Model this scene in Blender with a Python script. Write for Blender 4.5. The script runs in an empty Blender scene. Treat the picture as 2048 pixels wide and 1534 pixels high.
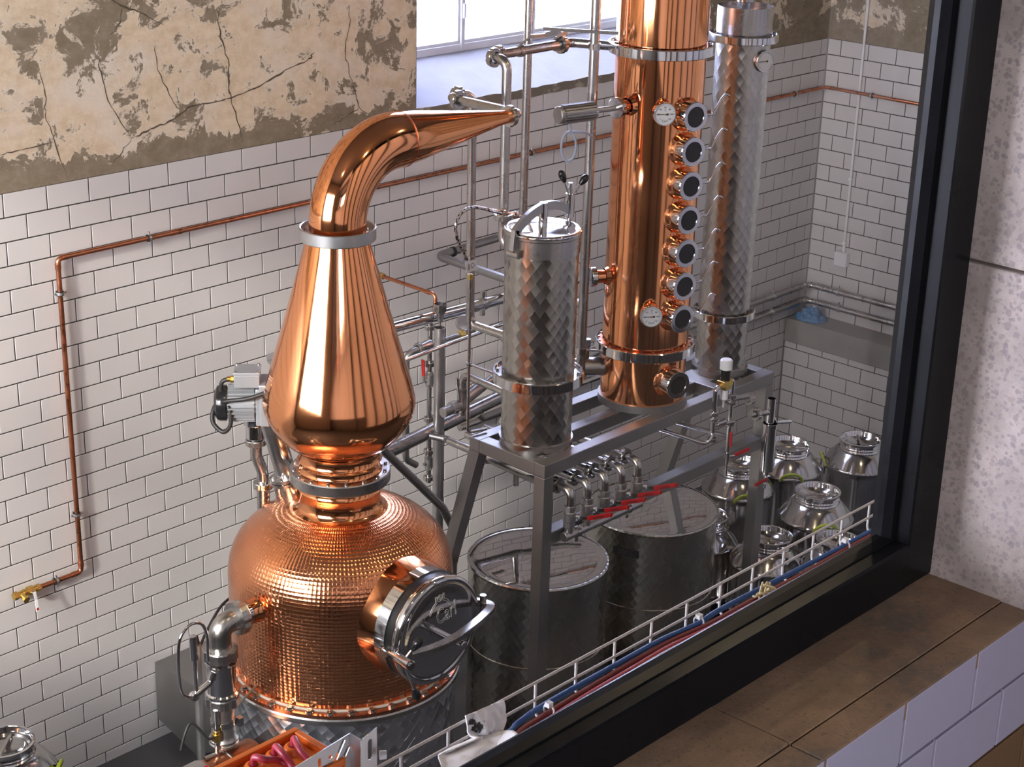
import bpy, math, random
import numpy as np
from mathutils import Vector, Matrix
random.seed(7)
PI = math.pi
S = bpy.context.scene
COL = S.collection
# ------------------------------------------------------------------ camera
CAM = Vector((-3.5623, -6.1024, 4.6412)); FPX = 3453.7
def _rot(yaw, pitch, roll):
    cy, sy = math.cos(yaw), math.sin(yaw); cp, sp = math.cos(pitch), math.sin(pitch)
    F = Vector((sy*cp, cy*cp, -sp)); R = Vector((cy, -sy, 0)); U = R.cross(F)
    cr, sr = math.cos(roll), math.sin(roll)
    return cr*R + sr*U, -sr*R + cr*U, F
CR, CU, CF = _rot(.8264, .3645, .0281)
cam = bpy.data.cameras.new('camera'); cam.sensor_width = 36; cam.lens = FPX/2048*36
cam.clip_start = .05; cam.clip_end = 100
co = bpy.data.objects.new('camera', cam); COL.objects.link(co)
m = Matrix.Identity(4)
for i in range(3):
    m[i][0] = CR[i]; m[i][1] = CU[i]; m[i][2] = -CF[i]; m[i][3] = CAM[i]
co.matrix_world = m
S.camera = co
# ------------------------------------------------------------------ world, sun, exposure
W = bpy.data.worlds.new('sky'); S.world = W; W.use_nodes = True
wn = W.node_tree.nodes; bg = wn['Background']

_g = wn.new('ShaderNodeNewGeometry'); _d = wn.new('ShaderNodeVectorMath'); _d.operation = 'DOT_PRODUCT'; _r = wn.new('ShaderNodeMapRange'); _m = wn.new('ShaderNodeMix'); _m.data_type = 'RGBA'
_l = W.node_tree.links; _l.new(_g.outputs['Incoming'], _d.inputs[0]); _d.inputs[1].default_value = Vector((1.0, .40, -.46)).normalized()   # sky is warmer around the sun, bluer away from it
_r.inputs[1].default_value = -.1; _r.inputs[2].default_value = .95; _l.new(_d.outputs['Value'], _r.inputs[0]); _l.new(_r.outputs[0], _m.inputs[0])
_m.inputs[6].default_value = (.62, .67, 1.0, 1); _m.inputs[7].default_value = (.98, .97, 1.0, 1); _l.new(_m.outputs[2], bg.inputs[0])
bg.inputs[1].default_value = 6.5
S.view_settings.view_transform = 'Standard'; S.view_settings.look = 'None'
S.view_settings.gamma = 1; S.view_settings.use_curve_mapping = False
S.view_settings.exposure = 1.8
S.cycles.max_bounces = 10; S.cycles.diffuse_bounces = 4; S.cycles.glossy_bounces = 6
S.cycles.transparent_max_bounces = 12
S.cycles.sample_clamp_indirect = 6; S.cycles.blur_glossy = .6
def lamp(name, typ, loc, energy, color=(1, 1, 1), size=(1, 1), direction=None, **kw):
    l = bpy.data.lights.new(name, typ); l.energy = energy; l.color = color
    if typ == 'AREA': l.shape = 'RECTANGLE'; l.size, l.size_y = size
    for k, v in kw.items(): setattr(l, k, v)
    o = bpy.data.objects.new(name, l); COL.objects.link(o); o.location = loc
    if direction is not None: o.rotation_euler = Vector(direction).to_track_quat('-Z', 'Y').to_euler()
    return o
sun = lamp('sun', 'SUN', (-9, -4, 9), 1.1, (1, .92, .82), direction=(1.0, .40, -.46), angle=math.radians(4))
for _i, (_x, _y) in enumerate(((.35, -3.75), (-1.7, -2.6), (2.6, -3.4))):
    lamp('ceiling_lamp', 'POINT', (_x, _y, 5.3), 10, (1, .78, .50), shadow_soft_size=.05)
# daylight portals in the window openings guide the sky's light into the rooms
for nm, loc, size, d in (('daylight_left', (-4.32, -1.95, 3.78), (3.1, 2.35), (1, 0, 0)), ('daylight_back', (3.4, .42, 3.9), (2.2, 1.8), (0, -1, 0)),
                         ('daylight_gallery', (-4.1, -8.4, 4.5), (1.8, 1.2), (0, 1, 0))):
    p = lamp(nm, 'AREA', loc, 1, size=size, direction=d)
    p.data.cycles.is_portal = True

# ------------------------------------------------------------------ tools
def V(*a): return Vector(a)
def ray(x, y): return CR*((x-1024)/FPX) + CU*(-(y-767)/FPX) + CF
def at(x, y, X=None, Y=None, Z=None):
    r = ray(x, y)
    t = (X-CAM.x)/r.x if X is not None else (Y-CAM.y)/r.y if Y is not None else (Z-CAM.z)/r.z
    return CAM + t*r
def frame(d):
    d = Vector(d).normalized()
    a = Vector((0, 0, 1)) if abs(d.z) < .9 else Vector((1, 0, 0))
    u = a.cross(d).normalized(); v = d.cross(u)
    return u, v, d
def fillet(pts, r, n=6):
    pts = [Vector(p) for p in pts]; out = [pts[0]]
    for i in range(1, len(pts)-1):
        a, b, c = pts[i-1], pts[i], pts[i+1]
        d1 = (a-b); d2 = (c-b); l1, l2 = d1.length, d2.length; d1.normalize(); d2.normalize()
        ang = d1.angle(d2)
        if ang > PI-.03: out.append(b); continue
        t = min(r/math.tan(ang/2), l1*.49, l2*.49); rr = t*math.tan(ang/2)
        bis = (d1+d2).normalized(); cen = b + bis*(rr/math.sin(ang/2))
        p0, p1 = b+d1*t, b+d2*t
        v0, v1 = p0-cen, p1-cen; A = v0.angle(v1); ax = v0.cross(v1)
        if ax.length < 1e-9: out.append(b); continue
        ax.normalize()
        for k in range(n+1): out.append(cen + Matrix.Rotation(A*k/n, 3, ax) @ v0)
    out.append(pts[-1]); return out
class MB:
    def __init__(s): s.v = []; s.f = []; s.s = []; s.uv = []
    def face(s, idx, smooth=False, uv=None):
        s.f.append(idx); s.s.append(smooth); s.uv.append(uv or [(0, 0)]*len(idx))
    def box(s, lo, hi): return s.obox([(a+b)/2 for a, b in zip(lo, hi)], [abs(b-a)/2 for a, b in zip(lo, hi)])
    def obox(s, c, h, ax=None):
        c = Vector(c); ax = ax or (V(1, 0, 0), V(0, 1, 0), V(0, 0, 1)); b = len(s.v)
        for k in range(8):
            s.v.append(c + ax[0]*h[0]*(1 if k & 1 else -1) + ax[1]*h[1]*(1 if k & 2 else -1) + ax[2]*h[2]*(1 if k & 4 else -1))
        flip = ax[0].cross(ax[1]).dot(ax[2]) < 0
        for q in ((0, 2, 3, 1), (4, 5, 7, 6), (0, 1, 5, 4), (2, 6, 7, 3), (0, 4, 6, 2), (1, 3, 7, 5)):
            q = q[::-1] if flip else q
            s.face([b+i for i in q])
        return s
    def bar(s, p0, p1, w, h, up=(0, 0, 1)):
        p0, p1 = Vector(p0), Vector(p1); d = (p1-p0); L = d.length; d.normalize()
        sd = Vector(up).cross(d)
        sd = sd.normalized() if sd.length > 1e-6 else V(1, 0, 0); u = d.cross(sd)
        return s.obox((p0+p1)/2, (L/2, w/2, h/2), (d, sd, u))
    def lathe(s, prof, c=(0, 0, 0), d=(0, 0, 1), n=40, a0=0., sharp=30, arc=2*PI):
        u, v, d = frame(d); c = Vector(c); prof = [(float(a), float(b)) for a, b in prof]
        rref = max(p[0] for p in prof) or 1
        segs = []; cur = [prof[0]]
        for i in range(1, len(prof)):
            cur.append(prof[i])
            if i < len(prof)-1:
                a = Vector((prof[i][0]-prof[i-1][0], prof[i][1]-prof[i-1][1])); b = Vector((prof[i+1][0]-prof[i][0], prof[i+1][1]-prof[i][1]))
                if a.length > 1e-9 and b.length > 1e-9 and a.angle(b) > math.radians(sharp): segs.append(cur); cur = [prof[i]]
        segs.append(cur); L = 0; full = abs(arc-2*PI) < 1e-6; m_ = n if full else n+1
        for sg in segs:
            base = len(s.v); Ls = []
            for k, (r, t) in enumerate(sg):
                if k: L += math.hypot(r-sg[k-1][0], t-sg[k-1][1])
                Ls.append(L)
                for j in range(m_):
                    a = a0+arc*j/n
                    s.v.append(c + d*t + (u*math.cos(a)+v*math.sin(a))*r)
            for k in range(len(sg)-1):
                for j in range(n):
                    j2 = (j+1) % m_ if full else j+1
                    q = [base+k*m_+j, base+k*m_+j2, base+(k+1)*m_+j2, base+(k+1)*m_+j]
                    U0, U1 = arc*j/n*rref, arc*(j+1)/n*rref
                    uv = [(U0, Ls[k]), (U1, Ls[k]), (U1, Ls[k+1]), (U0, Ls[k+1])]
                    if sg[k][0] < 1e-7: q = q[1:]; uv = uv[1:]; q[0] = base+k*m_+j
                    elif sg[k+1][0] < 1e-7: q = q[:3]; uv = uv[:3]
                    s.face(q, True, uv)
        return s
    def disc(s, r, c, d, n=32, t=0):
        return s.lathe([(r, t), (0, t)], c, d, n)
    def cyl(s, p0, p1, r, n=20, r2=None, bev=0):
        p0, p1 = Vector(p0), Vector(p1); L = (p1-p0).length; r2 = r if r2 is None else r2
        pr = [(0, 0), (r-bev, 0)] + ([(r, bev), (r2, L-bev)] if bev else [(r, 0), (r2, L)][(0 if 1 else 0):]) + [(r2-bev, L), (0, L)]
        q = [pr[0]]
        for a in pr[1:]:
            if abs(a[0]-q[-1][0])+abs(a[1]-q[-1][1]) > 1e-9: q.append(a)
        return s.lathe(q, p0, p1-p0, n)
    def pipe(s, p0, p1, r, wall=.003, n=24):
        p0, p1 = Vector(p0), Vector(p1); L = (p1-p0).length
        return s.lathe([(r-wall, 0), (r, 0), (r, L), (r-wall, L), (r-wall, 0)], p0, p1-p0, n)
    def tube(s, pts, r, n=12, bend=0, cap=True, nb=6, closed=False):
        rs = None
        if isinstance(r, (list, tuple)): rs = list(r)
        pts = fillet(pts, bend, nb) if bend else [Vector(p) for p in pts]
        if rs is None: rs = [r]*len(pts)
        N = len(pts); tan = []
        for i in range(N):
            if closed: t = pts[(i+1) % N]-pts[i-1]
            else: t = pts[min(i+1, N-1)]-pts[max(i-1, 0)]
            tan.append(t.normalized())
        u, v, _ = frame(tan[0]); base = len(s.v); L = 0; Ls = []
        for i in range(N):
            if i:
                q = tan[i-1].rotation_difference(tan[i]); u = q @ u; v = q @ v; L += (pts[i]-pts[i-1]).length
            Ls.append(L)
            for j in range(n):
                a = 2*PI*j/n; s.v.append(pts[i] + (u*math.cos(a)+v*math.sin(a))*rs[i])
        rr = max(rs)
        for i in range(N if closed else N-1):
            i2 = (i+1) % N
            for j in range(n):
                j2 = (j+1) % n; U0, U1 = 2*PI*j/n*rr, 2*PI*(j+1)/n*rr
                s.face([base+i*n+j, base+i*n+j2, base+i2*n+j2, base+i2*n+j], True, [(U0, Ls[i]), (U1, Ls[i]), (U1, Ls[i2]), (U0, Ls[i2])])
        if cap and not closed:
            for i, fl in ((0, True), (N-1, False)):
                b = len(s.v)
                s.v += [s.v[base+i*n+j].copy() for j in range(n)]
                idx = list(range(b, b+n)); s.face(idx[::-1] if fl else idx)
        return s
    def sweep(s, pts, w, h, up=(0, 0, 1)):
        pts = [Vector(p) for p in pts]; b = len(s.v); N_ = len(pts)
        for i, p in enumerate(pts):
            d = (pts[min(i+1, N_-1)]-pts[max(i-1, 0)]).normalized(); sd = Vector(up).cross(d).normalized(); u = d.cross(sd)
            s.v += [p+sd*w/2*a+u*h/2*c for a, c in ((-1, -1), (1, -1), (1, 1), (-1, 1))]
        for i in range(N_-1):
            for k in range(4): s.face([b+i*4+k, b+i*4+(k+1) % 4, b+i*4+4+(k+1) % 4, b+i*4+4+k][::-1])
        s.face([b, b+1, b+2, b+3]); s.face([b+N_*4-1, b+N_*4-2, b+N_*4-3, b+N_*4-4])
        return s
    def torus(s, c, d, R, r, n=32, m_=8):
        u, v, d = frame(d); c = Vector(c)
        return s.tube([c+(u*math.cos(2*PI*k/n)+v*math.sin(2*PI*k/n))*R for k in range(n)], r, m_, closed=True)
    def poly(s, pts, smooth=False):
        b = len(s.v); s.v += [Vector(p) for p in pts]; s.face(list(range(b, b+len(pts))), smooth); return s
    def prism(s, pts, d):
        d = Vector(d); n = len(pts); pts = [Vector(p) for p in pts]
        nn = Vector((0, 0, 0))
        for i in range(n): nn += pts[i].cross(pts[(i+1) % n])
        if nn.dot(d) > 0: pts = pts[::-1]
        s.poly(pts); s.poly([p+d for p in pts[::-1]])
        for i in range(n):
            a, b = pts[i], pts[(i+1) % n]; s.poly([b, a, a+d, b+d])
        return s
    def nut(s, c, d, r, w, notch=6, ri=None):
        """slotted round union nut"""
        ri = ri or r*.6; k = notch*6; u, v, d = frame(d); c = Vector(c)-d*w/2
        rad = [r*(.9 if (j % 6) == 0 else 1) for j in range(k)]
        def ring(rr, t): return [c+d*t+(u*math.cos(2*PI*j/k)+v*math.sin(2*PI*j/k))*rr[j] for j in range(k)]
        A = [ring([x*.965 for x in rad], 0), ring(rad, w*.12), ring(rad, w*.88), ring([x*.965 for x in rad], w), ring([ri]*k, w), ring([ri]*k, 0)]
        for q in range(6):
            P, Q = A[q], A[(q+1) % 6]
            for j in range(k):
                j2 = (j+1) % k; s.poly([P[j], P[j2], Q[j2], Q[j]])
        return s
    def hexa(s, c, d, r, h, n=6):
        u, v, d = frame(d); c = Vector(c)
        return s.prism([c+(u*math.cos(2*PI*k/n)+v*math.sin(2*PI*k/n))*r for k in range(n)], d*h)
    def mesh(s, name, org=(0, 0, 0)):
        me = bpy.data.meshes.new(name); o = Vector(org)
        me.from_pydata([tuple(p-o) for p in s.v], [], s.f)
        me.polygons.foreach_set('use_smooth', s.s)
        ul = me.uv_layers.new(name='uv'); ul.data.foreach_set('uv', [x for f in s.uv for p in f for x in p])
        me.update(); return me
def smooth(pts, n=6):
    out = []; P = [pts[0]]+list(pts)+[pts[-1]]
    for i in range(1, len(P)-2):
        for k in range(n):
            t = k/n; a, b, c, d = P[i-1], P[i], P[i+1], P[i+2]
            out.append(.5*((2*b)+(c-a)*t+(2*a-5*b+4*c-d)*t*t+(3*b-a-3*c+d)*t**3))
    out.append(P[-2]); return out
smooth0 = smooth
def root_loc(p):
    l = Vector((0, 0, 0))
    while p is not None: l = l+p.location; p = p.parent
    return l
def tag(o, label=None, cat=None, group=None, kind=None):
    for k, v in (('label', label), ('category', cat), ('group', group), ('kind', kind)):
        if v: o[k] = v
    return o
def thing(name, loc, label, cat, group=None):
    o = bpy.data.objects.new(name, None); COL.objects.link(o); o.location = loc; o.empty_display_size = .1
    return tag(o, label, cat, group)
def part(name, mb, mat, parent=None, label=None, bevel=0, solid=0, kind=None, subd=0):
    me = mb.mesh(name, root_loc(parent)) if isinstance(mb, MB) else mb
    if not me.materials: me.materials.append(M[mat])
    o = bpy.data.objects.new(name, me); COL.objects.link(o)
    if parent is not None: o.parent = parent
    if solid: md = o.modifiers.new('solid', 'SOLIDIFY'); md.thickness = solid; md.offset = 0
    if subd: md = o.modifiers.new('sub', 'SUBSURF'); md.levels = subd; md.render_levels = subd
    if bevel: md = o.modifiers.new('bevel', 'BEVEL'); md.width = bevel; md.segments = 2; md.limit_method = 'ANGLE'
    return tag(o, label, kind=kind)
def single(name, mb, mat, label, cat, group=None, **kw):
    xs = [p.x for p in mb.v]; ys = [p.y for p in mb.v]; zs = [p.z for p in mb.v]
    org = Vector(((min(xs)+max(xs))/2, (min(ys)+max(ys))/2, min(zs)))
    me = mb.mesh(name, org); o = part(name, me, mat, **kw); o.location = org
    return tag(o, label, cat, group)
def struct(name, mb, mat, parent=None, **kw):
    o = part(name, mb, mat, parent, **kw)
    if parent is None: o['kind'] = 'structure'
    return o
def inst(name, me, loc, parent, rot=None):
    o = bpy.data.objects.new(name, me); COL.objects.link(o); o.parent = parent; o.location = Vector(loc)-root_loc(parent)
    if rot is not None: o.rotation_mode = 'QUATERNION'; o.rotation_quaternion = rot
    return o
def copy_tree(o, parent=None):
    c = o.copy(); COL.objects.link(c); c.parent = parent
    for ch in list(o.children): copy_tree(ch, c)
    return c
def curve_mesh(name, setup, mat):
    cu = bpy.data.curves.new(name, 'CURVE') if setup[0] == 'C' else bpy.data.curves.new(name, 'FONT')
    if setup[0] == 'C':
        cu.dimensions = '2D'; cu.fill_mode = 'BOTH'; cu.extrude = setup[2]/2
        for lp in setup[1]:
            sp = cu.splines.new('POLY'); sp.points.add(len(lp)-1); sp.use_cyclic_u = True
            for p, (x, y) in zip(sp.points, lp): p.co = (x, y, 0, 1)
    else:
        cu.body = setup[1]; cu.size = setup[2]; cu.extrude = setup[3]; cu.align_x = 'CENTER'; cu.align_y = 'CENTER'
        if len(setup) > 4: cu.fill_mode = 'NONE'; cu.bevel_depth = setup[4]; cu.extrude = 0
    ob = bpy.data.objects.new(name, cu); COL.objects.link(ob)
    bpy.context.view_layer.update()
    me = bpy.data.meshes.new_from_object(ob.evaluated_get(bpy.context.evaluated_depsgraph_get()))
    bpy.data.objects.remove(ob); bpy.data.curves.remove(cu)
    me.name = name; me.materials.clear(); me.materials.append(M[mat]); return me
def place(name, me, parent, c, ex, ey, label=None):
    """put a flat mesh (x,y in its own plane) at c with axes ex, ey"""
    ex = Vector(ex).normalized(); ey = Vector(ey); ey = (ey-ex*ey.dot(ex)).normalized(); ez = ex.cross(ey)
    o = bpy.data.objects.new(name, me); COL.objects.link(o); o.parent = parent
    mm = Matrix.Identity(4)
    for i in range(3): mm[i][0], mm[i][1], mm[i][2] = ex[i], ey[i], ez[i]
    mm.translation = Vector(c)-root_loc(parent); o.matrix_local = mm
    return tag(o, label)
# ------------------------------------------------------------------ materials
M = {}
def N(nt, typ, **kw):
    n = nt.nodes.new('ShaderNode'+typ)
    for k, v in kw.items():
        if k.startswith('i_'):
            key = k[2:]; key = int(key) if key.isdigit() else key.replace('_', ' ')
            n.inputs[key].default_value = v
        else: setattr(n, k, v)
    return n
def mathn(nt, op, a, b=None, c=None):
    n = N(nt, 'Math', operation=op)
    for i, x in enumerate((a, b, c)):
        if x is None: continue
        if isinstance(x, (int, float)): n.inputs[i].default_value = x
        else: nt.links.new(x, n.inputs[i])
    return n.outputs[0]
def mixc(nt, fac, a, b):
    n = N(nt, 'Mix', data_type='RGBA')
    for i, x in ((0, fac), (6, a), (7, b)):
        if isinstance(x, (int, float)): n.inputs[i].default_value = x
        elif isinstance(x, tuple): n.inputs[i].default_value = x if len(x) == 4 else (*x, 1)
        else: nt.links.new(x, n.inputs[i])
    return n.outputs[2]
def noise(nt, scale, detail=4, rough=.55, vec=None, out=0, dist=0):
    n = N(nt, 'TexNoise'); n.inputs['Scale'].default_value = scale; n.inputs['Detail'].default_value = detail
    n.inputs['Roughness'].default_value = rough; n.inputs['Distortion'].default_value = dist
    if vec is None: vec = geo(nt)
    nt.links.new(vec, n.inputs['Vector']); return n.outputs[out]
def geo(nt):
    for n in nt.nodes:
        if n.bl_idname == 'ShaderNodeNewGeometry': return n.outputs['Position']
    return N(nt, 'NewGeometry').outputs['Position']
def scaled(nt, vec, s):
    n = N(nt, 'VectorMath', operation='MULTIPLY'); nt.links.new(vec, n.inputs[0]); n.inputs[1].default_value = s; return n.outputs[0]
def ramp(nt, fac, a, b, lo=0., hi=1.):
    n = N(nt, 'MapRange', clamp=True); n.interpolation_type = 'SMOOTHSTEP'
    nt.links.new(fac, n.inputs[0]); n.inputs[1].default_value = a; n.inputs[2].default_value = b; n.inputs[3].default_value = lo; n.inputs[4].default_value = hi
    return n.outputs[0]
def bump(nt, h, strength, dist, p):
    b = N(nt, 'Bump'); b.inputs['Strength'].default_value = strength; b.inputs['Distance'].default_value = dist
    nt.links.new(h, b.inputs['Height']); nt.links.new(b.outputs[0], p.inputs['Normal']); return b
def mat(name, col, rough=.5, metal=0., **kw):
    m_ = bpy.data.materials.new(name); m_.use_nodes = True; p = m_.node_tree.nodes['Principled BSDF']
    p.inputs['Base Color'].default_value = (*col, 1); p.inputs['Roughness'].default_value = rough; p.inputs['Metallic'].default_value = metal
    for k, v in kw.items(): p.inputs[k.replace('_', ' ')].default_value = v
    M[name] = m_; return m_.node_tree, p
def vary(nt, p, scale, amt, col, rough=None, ramt=0, vec=None):
    f = noise(nt, scale, 5, .6, vec)
    c = mixc(nt, f, tuple(x*(1-amt) for x in col), tuple(min(1, x*(1+amt)) for x in col)); nt.links.new(c, p.inputs['Base Color'])
    if rough is not None: nt.links.new(ramp(nt, f, .2, .8, rough-ramt, rough+ramt), p.inputs['Roughness'])
def cells(nt, su, sv, offset=True, diamond=False):
    uv = N(nt, 'UVMap', uv_map='uv'); sp = N(nt, 'SeparateXYZ'); nt.links.new(uv.outputs[0], sp.inputs[0])
    v = mathn(nt, 'DIVIDE', sp.outputs[1], sv)
    u = mathn(nt, 'DIVIDE', sp.outputs[0], su)
    if diamond: u, v = mathn(nt, 'MULTIPLY', mathn(nt, 'ADD', u, v), .7071), mathn(nt, 'MULTIPLY', mathn(nt, 'SUBTRACT', v, u), .7071); offset = False
    row = mathn(nt, 'FLOOR', v)
    if offset: u = mathn(nt, 'ADD', u, mathn(nt, 'MULTIPLY', mathn(nt, 'MODULO', row, 2), .5))
    fu = mathn(nt, 'SUBTRACT', mathn(nt, 'FRACT', u), .5); fv = mathn(nt, 'SUBTRACT', mathn(nt, 'FRACT', v), .5)
    cb = N(nt, 'CombineXYZ'); nt.links.new(mathn(nt, 'FLOOR', u), cb.inputs[0]); nt.links.new(row, cb.inputs[1])
    wn_ = N(nt, 'TexWhiteNoise', noise_dimensions='2D'); nt.links.new(cb.outputs[0], wn_.inputs['Vector'])
    return fu, fv, wn_.outputs['Color'], wn_.outputs['Value']
COPPER = (.93, .39, .175)
nt, p = mat('copper', COPPER, .1, 1.); vary(nt, p, 3, .10, COPPER, .10, .05)
nt, p = mat('copper_pipe', (.52, .21, .115), .28, 1.); vary(nt, p, 14, .3, (.52, .21, .115), .3, .1)
nt, p = mat('copper_hammered', COPPER, .14, 1.); vary(nt, p, 2.5, .10, (.86, .355, .17), .15, .04)
fu, fv, rc, rv = cells(nt, .0165, .0145, False)
sp = N(nt, 'SeparateColor'); nt.links.new(rc, sp.inputs[0])
pil = mathn(nt, 'ADD', mathn(nt, 'MULTIPLY', mathn(nt, 'MULTIPLY', fu, fu), 1.0), mathn(nt, 'MULTIPLY', mathn(nt, 'MULTIPLY', fv, fv), 1.0))
tl = mathn(nt, 'ADD', mathn(nt, 'MULTIPLY', fu, mathn(nt, 'SUBTRACT', sp.outputs[0], .5)), mathn(nt, 'MULTIPLY', fv, mathn(nt, 'SUBTRACT', sp.outputs[1], .5)))
bump(nt, mathn(nt, 'ADD', pil, mathn(nt, 'MULTIPLY', tl, .3)), 1., .0020, p)
nt, p = mat('steel', (.47, .455, .44), .26, 1.); vary(nt, p, 9, .1, (.47, .455, .44), .27, .06)
nt, p = mat('steel_brushed', (.50, .49, .48), .36, 1.); vary(nt, p, 6, .12, (.50, .49, .48), .36, .08)
nt, p = mat('steel_polished', (.66, .66, .67), .07, 1.); vary(nt, p, 5, .05, (.66, .66, .67), .08, .03)
nt, p = mat('steel_cast', (.42, .41, .40), .45, 1.); vary(nt, p, 60, .25, (.42, .41, .40), .45, .12)
def marble(name, col, su, sv, rough, k, blotch, ra=1., ta=.15):
    nt, p = mat(name, col, rough, 1.)
    fu, fv, rc, rv = cells(nt, su, sv, True, True)
    sp = N(nt, 'SeparateColor'); nt.links.new(rc, sp.inputs[0])
    r = mathn(nt, 'ADD', mathn(nt, 'MULTIPLY', fu, fu), mathn(nt, 'MULTIPLY', fv, fv))
    tl = mathn(nt, 'ADD', mathn(nt, 'MULTIPLY', fu, mathn(nt, 'SUBTRACT', sp.outputs[0], .5)), mathn(nt, 'MULTIPLY', fv, mathn(nt, 'SUBTRACT', sp.outputs[1], .5)))
    bump(nt, mathn(nt, 'ADD', mathn(nt, 'MULTIPLY', r, ra), mathn(nt, 'MULTIPLY', tl, ta)), 1., k, p)
    f = noise(nt, blotch, 5, .65); nt.links.new(mixc(nt, f, tuple(x*.75 for x in col), tuple(min(1, x*1.15) for x in col)), p.inputs['Base Color'])
    nt.links.new(mathn(nt, 'ADD', mathn(nt, 'MULTIPLY', rv, .12), rough-.04), p.inputs['Roughness'])
marble('steel_marbled', (.50, .48, .44), .030, .042, .22, .0016, 9, 1.2, .22)
marble('steel_marbled_base', (.60, .63, .68), .036, .036, .32, .012, 4, .5, 1.3)
marble('steel_tank', (.42, .41, .375), .026, .036, .22, .0013, 4, 1.2, .22)
nt, p = mat('steel_dull', (.34, .33, .32), .48, 1.); vary(nt, p, 5, .15, (.34, .33, .32), .48, .08)
nt, p = mat('galvanized', (.55, .55, .55), .38, 1.); vary(nt, p, 40, .15, (.55, .55, .55), .4, .1)
nt, p = mat('brass', (.72, .50, .14), .25, 1.); vary(nt, p, 30, .2, (.70, .48, .14), .28, .1)
mat('black_plastic', (.012, .012, .013), .18); mat('black_rubber', (.015, .014, .014), .5)
mat('red_plastic', (.42, .010, .012), .35); mat('red_hose', (.42, .035, .06), .38); mat('red_cable', (.20, .025, .022), .5)
mat('blue_cable', (.02, .10, .32), .4); mat('beige_cable', (.46, .36, .27), .5); mat('grey_cable', (.30, .33, .42), .4)
mat('white_plastic', (.78, .78, .78), .35); mat('white_paint', (.54, .51, .47), .4); mat('orange_plastic', (.80, .17, .012), .45)
mat('lime_plastic', (.32, .40, .012), .4); mat('grey_paint', (.27, .285, .30), .42, .3); mat('label_paper', (.85, .85, .88), .6)
mat('ink', (.02, .02, .02), .5); mat('engrave', (.85, .83, .76), .3, .6); mat('dial', (.55, .55, .56), .45); mat('gasket', (.01, .01, .01), .35)
mat('dark_label', (.02, .02, .025), .4); mat('label_ink', (.10, .10, .12), .4); mat('rope', (.55, .45, .25), .8); mat('beige_paint', (.46, .41, .34), .5)
mat('sight_dark', (.012, .012, .013), .25)
nt, p = mat('cloth_white', (.88, .87, .88), .85); f = noise(nt, 22, 5, .6)
sc_ = at(953, 1453, Y=-4.555); dv_ = N(nt, 'VectorMath', operation='DISTANCE'); wob_ = N(nt, 'VectorMath', operation='MULTIPLY_ADD')
nt.links.new(noise(nt, 60, 4, .7, out=1), wob_.inputs[0]); wob_.inputs[1].default_value = (.035, .035, .05); nt.links.new(geo(nt), wob_.inputs[2])
nt.links.new(wob_.outputs[0], dv_.inputs[0]); dv_.inputs[1].default_value = (sc_.x+.0175, sc_.y+.0175, sc_.z+.025)
nt.links.new(mixc(nt, ramp(nt, dv_.outputs['Value'], .011, .014, 1, 0), mixc(nt, ramp(nt, f, .55, .75), (.88, .87, .88), (.68, .62, .56)), (.03, .03, .03)), p.inputs['Base Color'])
nt, p = mat('cloth_blue', (.10, .25, .45), .85); bump(nt, noise(nt, 180, 2), .5, .003, p)
# braided hose
nt, p = mat('braid', (.55, .53, .50), .35, .9)
fu, fv, rc, rv = cells(nt, .006, .009, True); k = mathn(nt, 'GREATER_THAN', rv, .72)
nt.links.new(mixc(nt, k, (.58, .56, .54), (.06, .05, .05)), p.inputs['Base Color']); bump(nt, mathn(nt, 'MULTIPLY', fu, fu), .5, .002, p)
# tiles
def tilemat(name, col, rough):
    nt, p = mat(name, col, rough)
    f = noise(nt, 1.7, 3, .5); g = noise(nt, 26, 4, .6)
    c = mixc(nt, f, tuple(x*.93 for x in col), tuple(min(1, x*1.05) for x in col))
    c = mixc(nt, ramp(nt, g, .62, .8, 0, .25), c, tuple(x*.8 for x in col)); nt.links.new(c, p.inputs['Base Color'])
    nt.links.new(ramp(nt, g, .3, .8, rough, rough+.14), p.inputs['Roughness'])
    bump(nt, noise(nt, 9, 2), .12, .004, p)
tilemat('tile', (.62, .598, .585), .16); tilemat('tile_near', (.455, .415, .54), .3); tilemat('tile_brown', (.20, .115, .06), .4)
mat('grout', (.032, .028, .025), .9)
nt, p = mat('grout_near', (.045, .036, .032), .9)
# old plaster: cream paint worn off in patches down to grey-brown render
nt, p = mat('plaster', (.6, .5, .38), .9)
pos = scaled(nt, geo(nt), (1, 1, 1.25))
big = noise(nt, 2.9, 10, .68, pos, dist=.35); fine = noise(nt, 14, 9, .66, pos); mid = noise(nt, 6.5, 10, .74, scaled(nt, pos, (1, 1, .8)), dist=.6)
sp = N(nt, 'SeparateXYZ'); nt.links.new(geo(nt), sp.inputs[0])
low = ramp(nt, sp.outputs[2], 2.84, 2.97, .10, 0)           # bare render along the tile edge
rgt = ramp(nt, sp.outputs[0], 3.8, 4.9, 0, .055)             # more worn towards the corner
k = mathn(nt, 'ADD', mathn(nt, 'ADD', mathn(nt, 'MULTIPLY', big, .5), mathn(nt, 'MULTIPLY', mid, .5)), mathn(nt, 'ADD', low, rgt))
worn = ramp(nt, k, .52, .542)
cream = mixc(nt, ramp(nt, fine, .35, .7), (.70, .575, .42), (.56, .43, .285)); cream = mixc(nt, ramp(nt, noise(nt, 3.1, 6, .6, pos), .45, .7), cream, (.68, .60, .50))
grey = mixc(nt, ramp(nt, fine, .3, .75), (.20, .155, .10), (.29, .24, .175))
colr = mixc(nt, worn, cream, grey)
edge = mathn(nt, 'SUBTRACT', ramp(nt, k, .502, .52), ramp(nt, k, .522, .537))
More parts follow.
